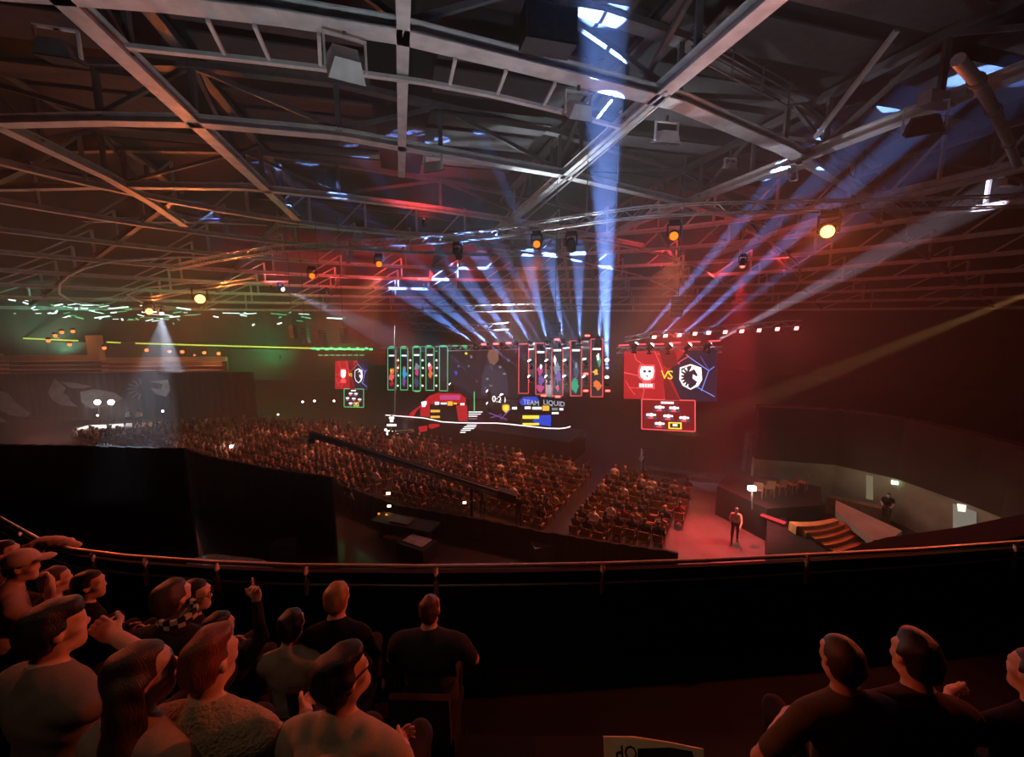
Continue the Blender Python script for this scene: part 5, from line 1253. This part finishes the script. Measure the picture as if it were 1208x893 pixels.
# ================================================================ balcony: tiers, rail
RAIL = [(-240, 530), (-60, 588), (0, 611), (45, 636), (85, 648), (150, 656), (250, 663), (350, 667), (500, 668), (610, 667), (710, 665), (830, 661), (950, 655), (1080, 648), (1208, 639), (1270, 634), (1420, 620), (1640, 598)]
RZ = 7.87; FZ = 6.86
rail = [at_z(x, y, RZ) for x, y in RAIL]
t = thing('balcony_railing', V((rail[8].x, rail[8].y, FZ)), 'thin curved handrail on posts along the balcony front', 'railing')
M_rail = mat('worn_rail_metal', (.62, .54, .50), .4, .2, var=.2, scale=8)
q = MB(); q.path(rail, .022, 8); q.build('handrail', M_rail, t)
q = MB(); q.path([p - V((p.x, p.y, 0)).normalized()*.05 + V((0, 0, -.19)) for p in rail], .012, 6); q.build('lower_rail', M_rail, t)
def rail_at(px): 
    y = float(np.interp(px, [a for a, _ in RAIL], [b for _, b in RAIL])); return at_z(px, y, RZ)
for px in (22, 108, 170, 255, 360, 514, 711, 953, 1200):
    p = rail_at(px); q = MB(); d = V((-p.x, -p.y, 0)).normalized()
    q.path([p + d*.03, p + d*.06 + V((0, 0, -.05)), p + d*.07 + V((0, 0, -.14)), p + d*.06 + V((0, 0, -.30))], .026, 8); q.build('post', M_rail, t)
# solid parapet below the rail
M_par = mat('balcony_parapet', (.012, .008, .007), .9, var=.3, scale=1.5)
q = MB(); N = len(rail)
for a, b in zip(rail[:-1], rail[1:]):
    na = V((a.x, a.y, 0)).normalized()*.05; nb = V((b.x, b.y, 0)).normalized()*.05
    q.prism([a - na*.3, b - nb*.3, b + nb, a + na], FZ-1.0, RZ-.07)
tag(q.build('wall_parapet', M_par), kind='structure')
# curved stepped tiers going up behind
ctr = V((rail[8].x+1.4, 30.5, 0)); R0 = (V((rail[8].x, rail[8].y, 0))-ctr).length
M_tier = mat('dark_tier_floor', (.013, .009, .008), .9, var=.3, scale=2)
TIERS = [(0.06, 1.30, FZ), (1.30, 2.05, 7.30), (2.05, 2.72, 7.72), (2.72, 3.40, 8.10), (3.40, 4.30, 8.50), (4.30, 9.0, 8.90)]
q = MB()
for r0, r1, z in TIERS:
    n = 40; a0, a1 = -.62, .62
    for k in range(n):
        b0 = a0+(a1-a0)*k/n; b1 = a0+(a1-a0)*(k+1)/n
        pp = [V((ctr.x+(R0+r)*math.sin(b), ctr.y-(R0+r)*math.cos(b), 0)) for r, b in ((r0, b0), (r1, b0), (r1, b1), (r0, b1))]
        q.prism(pp, 5.4, z)
tag(q.build('floor_tiers', M_tier), kind='structure')
def tier_z(p):
    r = math.hypot(p.x-ctr.x, p.y-ctr.y)-R0
    for r0, r1, z in TIERS:
        if r < r1: return z
    return 8.9
# ================================================================ people on the balcony
q = MB(); q.box((0, -.04, .405), (.44, .40, .05)); ME_seat = q.mesh('seat', mat('dark_seat_fabric', (.03, .012, .012), .9)); q = MB(); q.box((0, -.31, .66), (.42, .05, .42), R=Matrix.Rotation(.12, 3, 'X')); ME_sback = q.mesh('backrest', MATS['dark_seat_fabric']); q = MB(); q.box((0, -.1, .2), (.05, .3, .40)); ME_sfr = q.mesh('side_frame', M_black)
def spectator(px, py, d, label, top, hair, skin=SK, rz=0.0, hairkw=None, long=False, kw=None, s=1.0, hs=.96, seat=True, glasses=False, cap=None):
    """px, py: where the head centre shows; d: distance; rz: body turn"""
    kw = dict(kw or {}); me, hm, hc, R = seated(BODY_MATS(top, skin), 'person_body', h=.0115, hs=hs, **kw); join_mesh(me, hm)
    hp = at_d(px, py, d); off = Matrix.Rotation(rz, 3, 'Z') @ (V(hc)*s)
    loc = hp - off
    o = bpy.data.objects.new('person', me); COL.objects.link(o); o.location = loc; o.rotation_euler.z = rz; o.scale = (s, s, s)
    tag(o, label, 'person')
    hk = dict(vol=1.0); hk.update(hairkw or {})
    if hair is not None:
        hme = hair_long(hc, R, [hair], s=hs) if long else hair_short(hc, R, s=hs, mats=[hair], **hk)
        kid('hair', hme, o)
    if glasses:
        g = MB(); T = lambda x, y, z: V(hc) + R @ (V((x, y, z))*hs)
        for sx in (-1, 1):
            g.path([T(sx*.036+.025*math.cos(a*.5236), .103, .010+.019*math.sin(a*.5236)) for a in range(13)], .0028, 5)
            g.tube(T(sx*.061, .101, .014), T(sx*.083, -.005, .016), .0025, n=5)
        g.tube(T(-.011, .106, .014), T(.011, .106, .014), .0025, n=5); kid('glasses', g.mesh('glasses', M_black), o)
    if cap:
        b = Body(); T = lambda x, y, z: V(hc) + R @ V((x, y, z)); b.ell(T(0, -.012, .055), (.092, .112, .085), 0, .02, R=np.array(R)); b.ell(T(0, .12, .055), (.07, .075, .012), 0, .015, R=np.array(R))
        Ri = np.array(R.transposed()); c0 = np.array(V(hc)); kid('cap', b.mesh('cap', [cap], .009, carve=lambda X, Y, Z: .03-(Ri[2, 0]*(X-c0[0])+Ri[2, 1]*(Y-c0[1])+Ri[2, 2]*(Z-c0[2]))), o)
    if seat:
        st = thing('tier_seat', loc, 'dark tier seat of the ' + ' '.join(label.split()[:10]), 'seat', None, rz)
        kid('seat', ME_seat, st); kid('backrest', ME_sback, st); kid('side_frame', ME_sfr, st, (-.2, 0, 0)); kid('side_frame', ME_sfr, st, (.2, 0, 0))
        # plinth carries the seat down to the tier
        dz = loc.z - tier_z(loc)
        if dz > .01:
            q = MB(); q.box((0, -.02, -dz/2), (.5, .5, dz)); kid('plinth', q.mesh('plinth', M_tier), st)
    return o
C = cloth
c_beige = C('beige_hoodie', (.33, .25, .18)); c_knit = C('beige_knit', (.33, .25, .17), 60, .9, 70); c_grey = C('grey_tee', (.17, .14, .12)); c_navy = C('navy_shirt', (.035, .035, .045)); c_blk = C('black_coat', (.012, .011, .011)); c_olive = C('olive_tee', (.10, .08, .055)); c_pale = C('pale_shirt', (.34, .27, .23)); c_dark = C('dark_jacket', (.03, .024, .022))
H_db = hair_mat('hair_deep_brown', (.045, .022, .014)); H_red = hair_mat('hair_reddish', (.16, .045, .025)); H_bl = hair_mat('hair_light_blond', (.30, .15, .065)); H_bk = hair_mat('hair_near_black', (.014, .010, .009)); H_gi = hair_mat('hair_ginger', (.10, .035, .02))
spectator(507, 719, 3.25, 'broad man in a navy shirt with short ginger hair seated by the rail', c_navy, H_gi, rz=-.03, hairkw=dict(vol=.5, crown=.008, back=-.06), kw=dict(bulk=1.28, arms=('cross', 'cross'), head_yaw=-.1, sleeve=.75), s=1.0)
spectator(405, 797, 1.62, 'man with glasses in a beige hoodie looking up at the stage', c_beige, H_bk, rz=-.15, hs=.93, hairkw=dict(vol=1.8, crown=.03, fringe=.012, noise=.007), kw=dict(head_yaw=-.62, head_pitch=.22, hood=True, sleeve=1, arms='lap', bulk=1.08), glasses=True)
spectator(398, 706, 3.1, 'person with light blond hair in a black coat', c_blk, H_bl, rz=.05, hairkw=dict(vol=1.5, crown=.03, back=-.085), kw=dict(sleeve=1, head_yaw=-.15))
spectator(344, 738, 3.0, 'black haired person in a pale shirt seated below the rail', c_pale, H_bk, rz=.05, hairkw=dict(vol=1.4, back=-.085), kw=dict(sleeve=.6, head_yaw=-.05, arms='lap'))
spectator(248, 780, 1.62, 'man in a beige knitted sweater with swept reddish hair', c_knit, H_red, rz=-.05, hs=.93, hairkw=dict(vol=.9, crown=.045, back=-.055, sides=.5), kw=dict(head_yaw=-.2, sleeve=1, noise=.004, bulk=1.14, arms=('lap', 'knee')))
spectator(168, 795, 1.50, 'woman with long dark brown hair in a pale top', C('pale_top', (.30, .22, .18)), H_db, rz=-.2, hs=.93, long=True, kw=dict(head_yaw=-.62, sleeve=.3, arms='lap', bulk=.9))
spectator(66, 742, 1.78, 'man in a grey tee holding a hand to his mouth', c_grey, H_bk, rz=-.25, hairkw=dict(vol=1.9, crown=.03, fringe=.012), kw=dict(head_yaw=-.38, arms=('lap', 'mouth'), sleeve=.7, bulk=1.12))
spectator(203, 706, 2.5, 'man in a dark jacket with a checked collar', c_dark, H_db, rz=.0, hairkw=dict(vol=1.4, crown=.01), kw=dict(sleeve=1, head_yaw=-.15, bulk=1.15))
spectator(231, 702, 3.1, 'person with glasses in a black top behind the checked collar', C('black_top', (.014, .012, .012)), H_bk, rz=-.6, hairkw=dict(vol=.9), kw=dict(sleeve=1, head_yaw=-.7), glasses=True)
spectator(258, 742, 2.9, 'dark haired person raising one pointing hand above the heads', C('dark_top', (.02, .016, .016)), H_bk, rz=-.2, hairkw=dict(vol=1.3), kw=dict(sleeve=1, head_yaw=-.2, arms=('lap', ((.22, .16, 1.12), (.15, .22, 1.36), 1))))
spectator(27, 668, 3.3, 'person in a pale cap leaning on folded hands', C('pale_pink_top', (.36, .26, .22)), H_db, rz=-.6, kw=dict(sleeve=.6, head_yaw=-.5, arms=('lap', 'chin'), lean=.2), cap=C('pale_cap', (.55, .45, .40)))
spectator(6, 652, 3.9, 'dark haired person seated beyond the pale cap', C('brown_top', (.07, .04, .03)), H_bk, rz=-.7, kw=dict(sleeve=1, head_yaw=-.4, lean=.1))
spectator(106, 690, 3.4, 'person in black turning toward the rail', C('black_sweater', (.012, .01, .01)), H_bk, rz=-.5, hairkw=dict(vol=1.2), kw=dict(sleeve=1, head_yaw=-.6))
spectator(66, 684, 3.6, 'person in a dark brown top beside the rail jacket', C('dark_brown_top', (.04, .025, .02)), H_db, rz=-.4, kw=dict(sleeve=1, head_yaw=-.3))
spectator(992, 778, 2.05, 'man in an olive tee resting one elbow out', c_olive, H_db, rz=-.08, hairkw=dict(vol=1.1, crown=.015), kw=dict(head_yaw=.08, side_lean=-.12, arms=(((.36, .04, .70), (.14, .30, .66)), 'lap'), sleeve=.75, bulk=1.08))
spectator(1079, 776, 2.05, 'man in a dark brown shirt with tall swept hair', C('dark_brown_shirt', (.055, .035, .028)), H_bk, rz=-.1, hairkw=dict(vol=1.2, crown=.04), kw=dict(head_yaw=.15, sleeve=.7, bulk=1.12))
spectator(1222, 796, 2.0, 'person at the end of the row holding up a clasped hand', C('black_hood', (.015, .012, .012)), H_bk, rz=-.1, hairkw=dict(vol=1.0), kw=dict(head_yaw=.3, sleeve=.6, arms=(((.26, .12, .82), (.10, .30, .86)), 'lap')))
# checked collar of the man in the dark jacket
c = at_d(207, 727, 2.44); t = thing('checked_scarf', c, 'black and white checked scarf round the neck of the jacketed man', 'scarf')
q = MB(); M_ck1 = mat('scarf_white', (.5, .45, .4), .9); 
for k in range(16):
    a = 2*math.pi*k/16; r_ = .088
    for j in range(2): q.box(c + V((r_*math.cos(a), r_*math.sin(a)*.9+.02, -.012+j*.026+.012*math.sin(a))), (.034, .02, .026), a+math.pi/2, (k+j) % 2)
q.build('scarf_band', [M_ck1, M_black], t)
# jacket hung over the rail
p = rail_at(62); t = thing('jacket', p + V((0, 0, -.3)), 'pale pink jacket thrown over the balcony rail', 'jacket')
b = Body(); b.ell(p + V((.03, -.03, .03)), (.24, .09, .07), 0, .04); b.ell(p + V((-.16, -.10, -.08)), (.13, .08, .13), 0, .05); b.ell(p + V((.20, -.02, -.01)), (.16, .06, .05), 0, .05); b.cap(p + V((-.22, -.12, -.1)), p + V((-.27, -.13, -.28)), .06, .04, 0, .04)
me = b.mesh('cloth', [C('pink_jacket', (.72, .48, .40))], .014, noise=.006); o = kid('cloth', me, t, -V(t.location))
# printed card held up at the bottom edge: lettering upside down
pts = [at_d(712, 869, 1.25), at_d(748, 869.5, 1.24), at_d(790, 876, 1.22), at_d(830, 884, 1.20), at_d(832, 940, 1.15), at_d(716, 940, 1.2)]
t = thing('printed_card', pts[5], 'tan printed card lettered OP upside down on the empty seats', 'card')
q = MB(); q.slab(pts, .004, V((0, .8, -.3)).normalized()); q.build('card', mat('tan_card', (.85, .58, .36), .8, var=.1, scale=10), t)
xd = (at_d(790, 879, 1.22)-at_d(716, 872, 1.25)).normalized(); yd = (at_d(714, 885, 1.243)-at_d(716, 940, 1.2)).normalized(); nn = xd.cross(yd).normalized()
M_ink = mat('black_ink', (.012, .008, .007), .7, var=0)
text('lettering', 'O', at_d(744, 887, 1.222), -xd, -yd, .047, M_ink, t, .001); text('lettering', 'P', at_d(731, 886.3, 1.226), -xd, -yd, .047, M_ink, t, .001)
q = MB(); q.slab([at_d(*a) for a in ((752, 883, 1.215), (790, 881.5, 1.20), (817, 886, 1.185), (818, 940, 1.13), (752, 940, 1.17))], .002, nn); q.build('black_print', M_ink, t)
# small tray light strip on the aisle step
q = MB(); q.bar(at_z(560, 886, 6.93), at_z(715, 890, 6.93), .05, .02); tag(q.build('step_edge', M_rail), 'pale metal edge of a step in the aisle', 'step edge')
# added warm fill lamp, unseen above and behind the camera
pl = V((-2.2, -1.5, 16.0)); t = thing('fill_lamp', pl, 'added warm fill lamp high above the upper balcony tiers', 'lamp')
q = MB(); q.tube(pl + V((0, 0, .25)), pl, .08, .3, 14); q.build('shade', M_black, t); q = MB(); q.ball(pl + V((0, 0, .02)), .09, 10, 6); q.build('bulb', L_warm, t); q = MB(); q.tube(pl + V((0, 0, .25)), V((pl.x, pl.y, 19.5)), .02, n=6); q.build('cord', M_black, t)
lamp('SPOT', pl + V((0, 0, -.12)), (1, .62, .38), 140, t, V((-1.0, 1.2, 8.4)), 36, .8, .25)
# ================================================================ haze filling the hall
P = [p for p in ring_pts(HALL_R-1, 64) if p.y > 5.6]; k0 = max(range(len(P)), key=lambda k: (P[k]-P[k-1]).length); P = P[k0:] + P[:k0]
q = MB(); q.prism(list(reversed(P)), .02, 22.6)
hz = bpy.data.materials.new('stage_haze'); hz.use_nodes = True; nt = hz.node_tree; nt.nodes.clear()
vs_ = nt.nodes.new('ShaderNodeVolumeScatter'); vs_.inputs['Density'].default_value = HAZE; vs_.inputs['Anisotropy'].default_value = 0.0; vs_.inputs['Color'].default_value = (1, .97, .95, 1)
out = nt.nodes.new('ShaderNodeOutputMaterial'); nt.links.new(vs_.outputs[0], out.inputs['Volume'])
tag(q.build('stage_haze', hz), 'thin stage haze filling the whole hall', 'haze', kind='stuff')
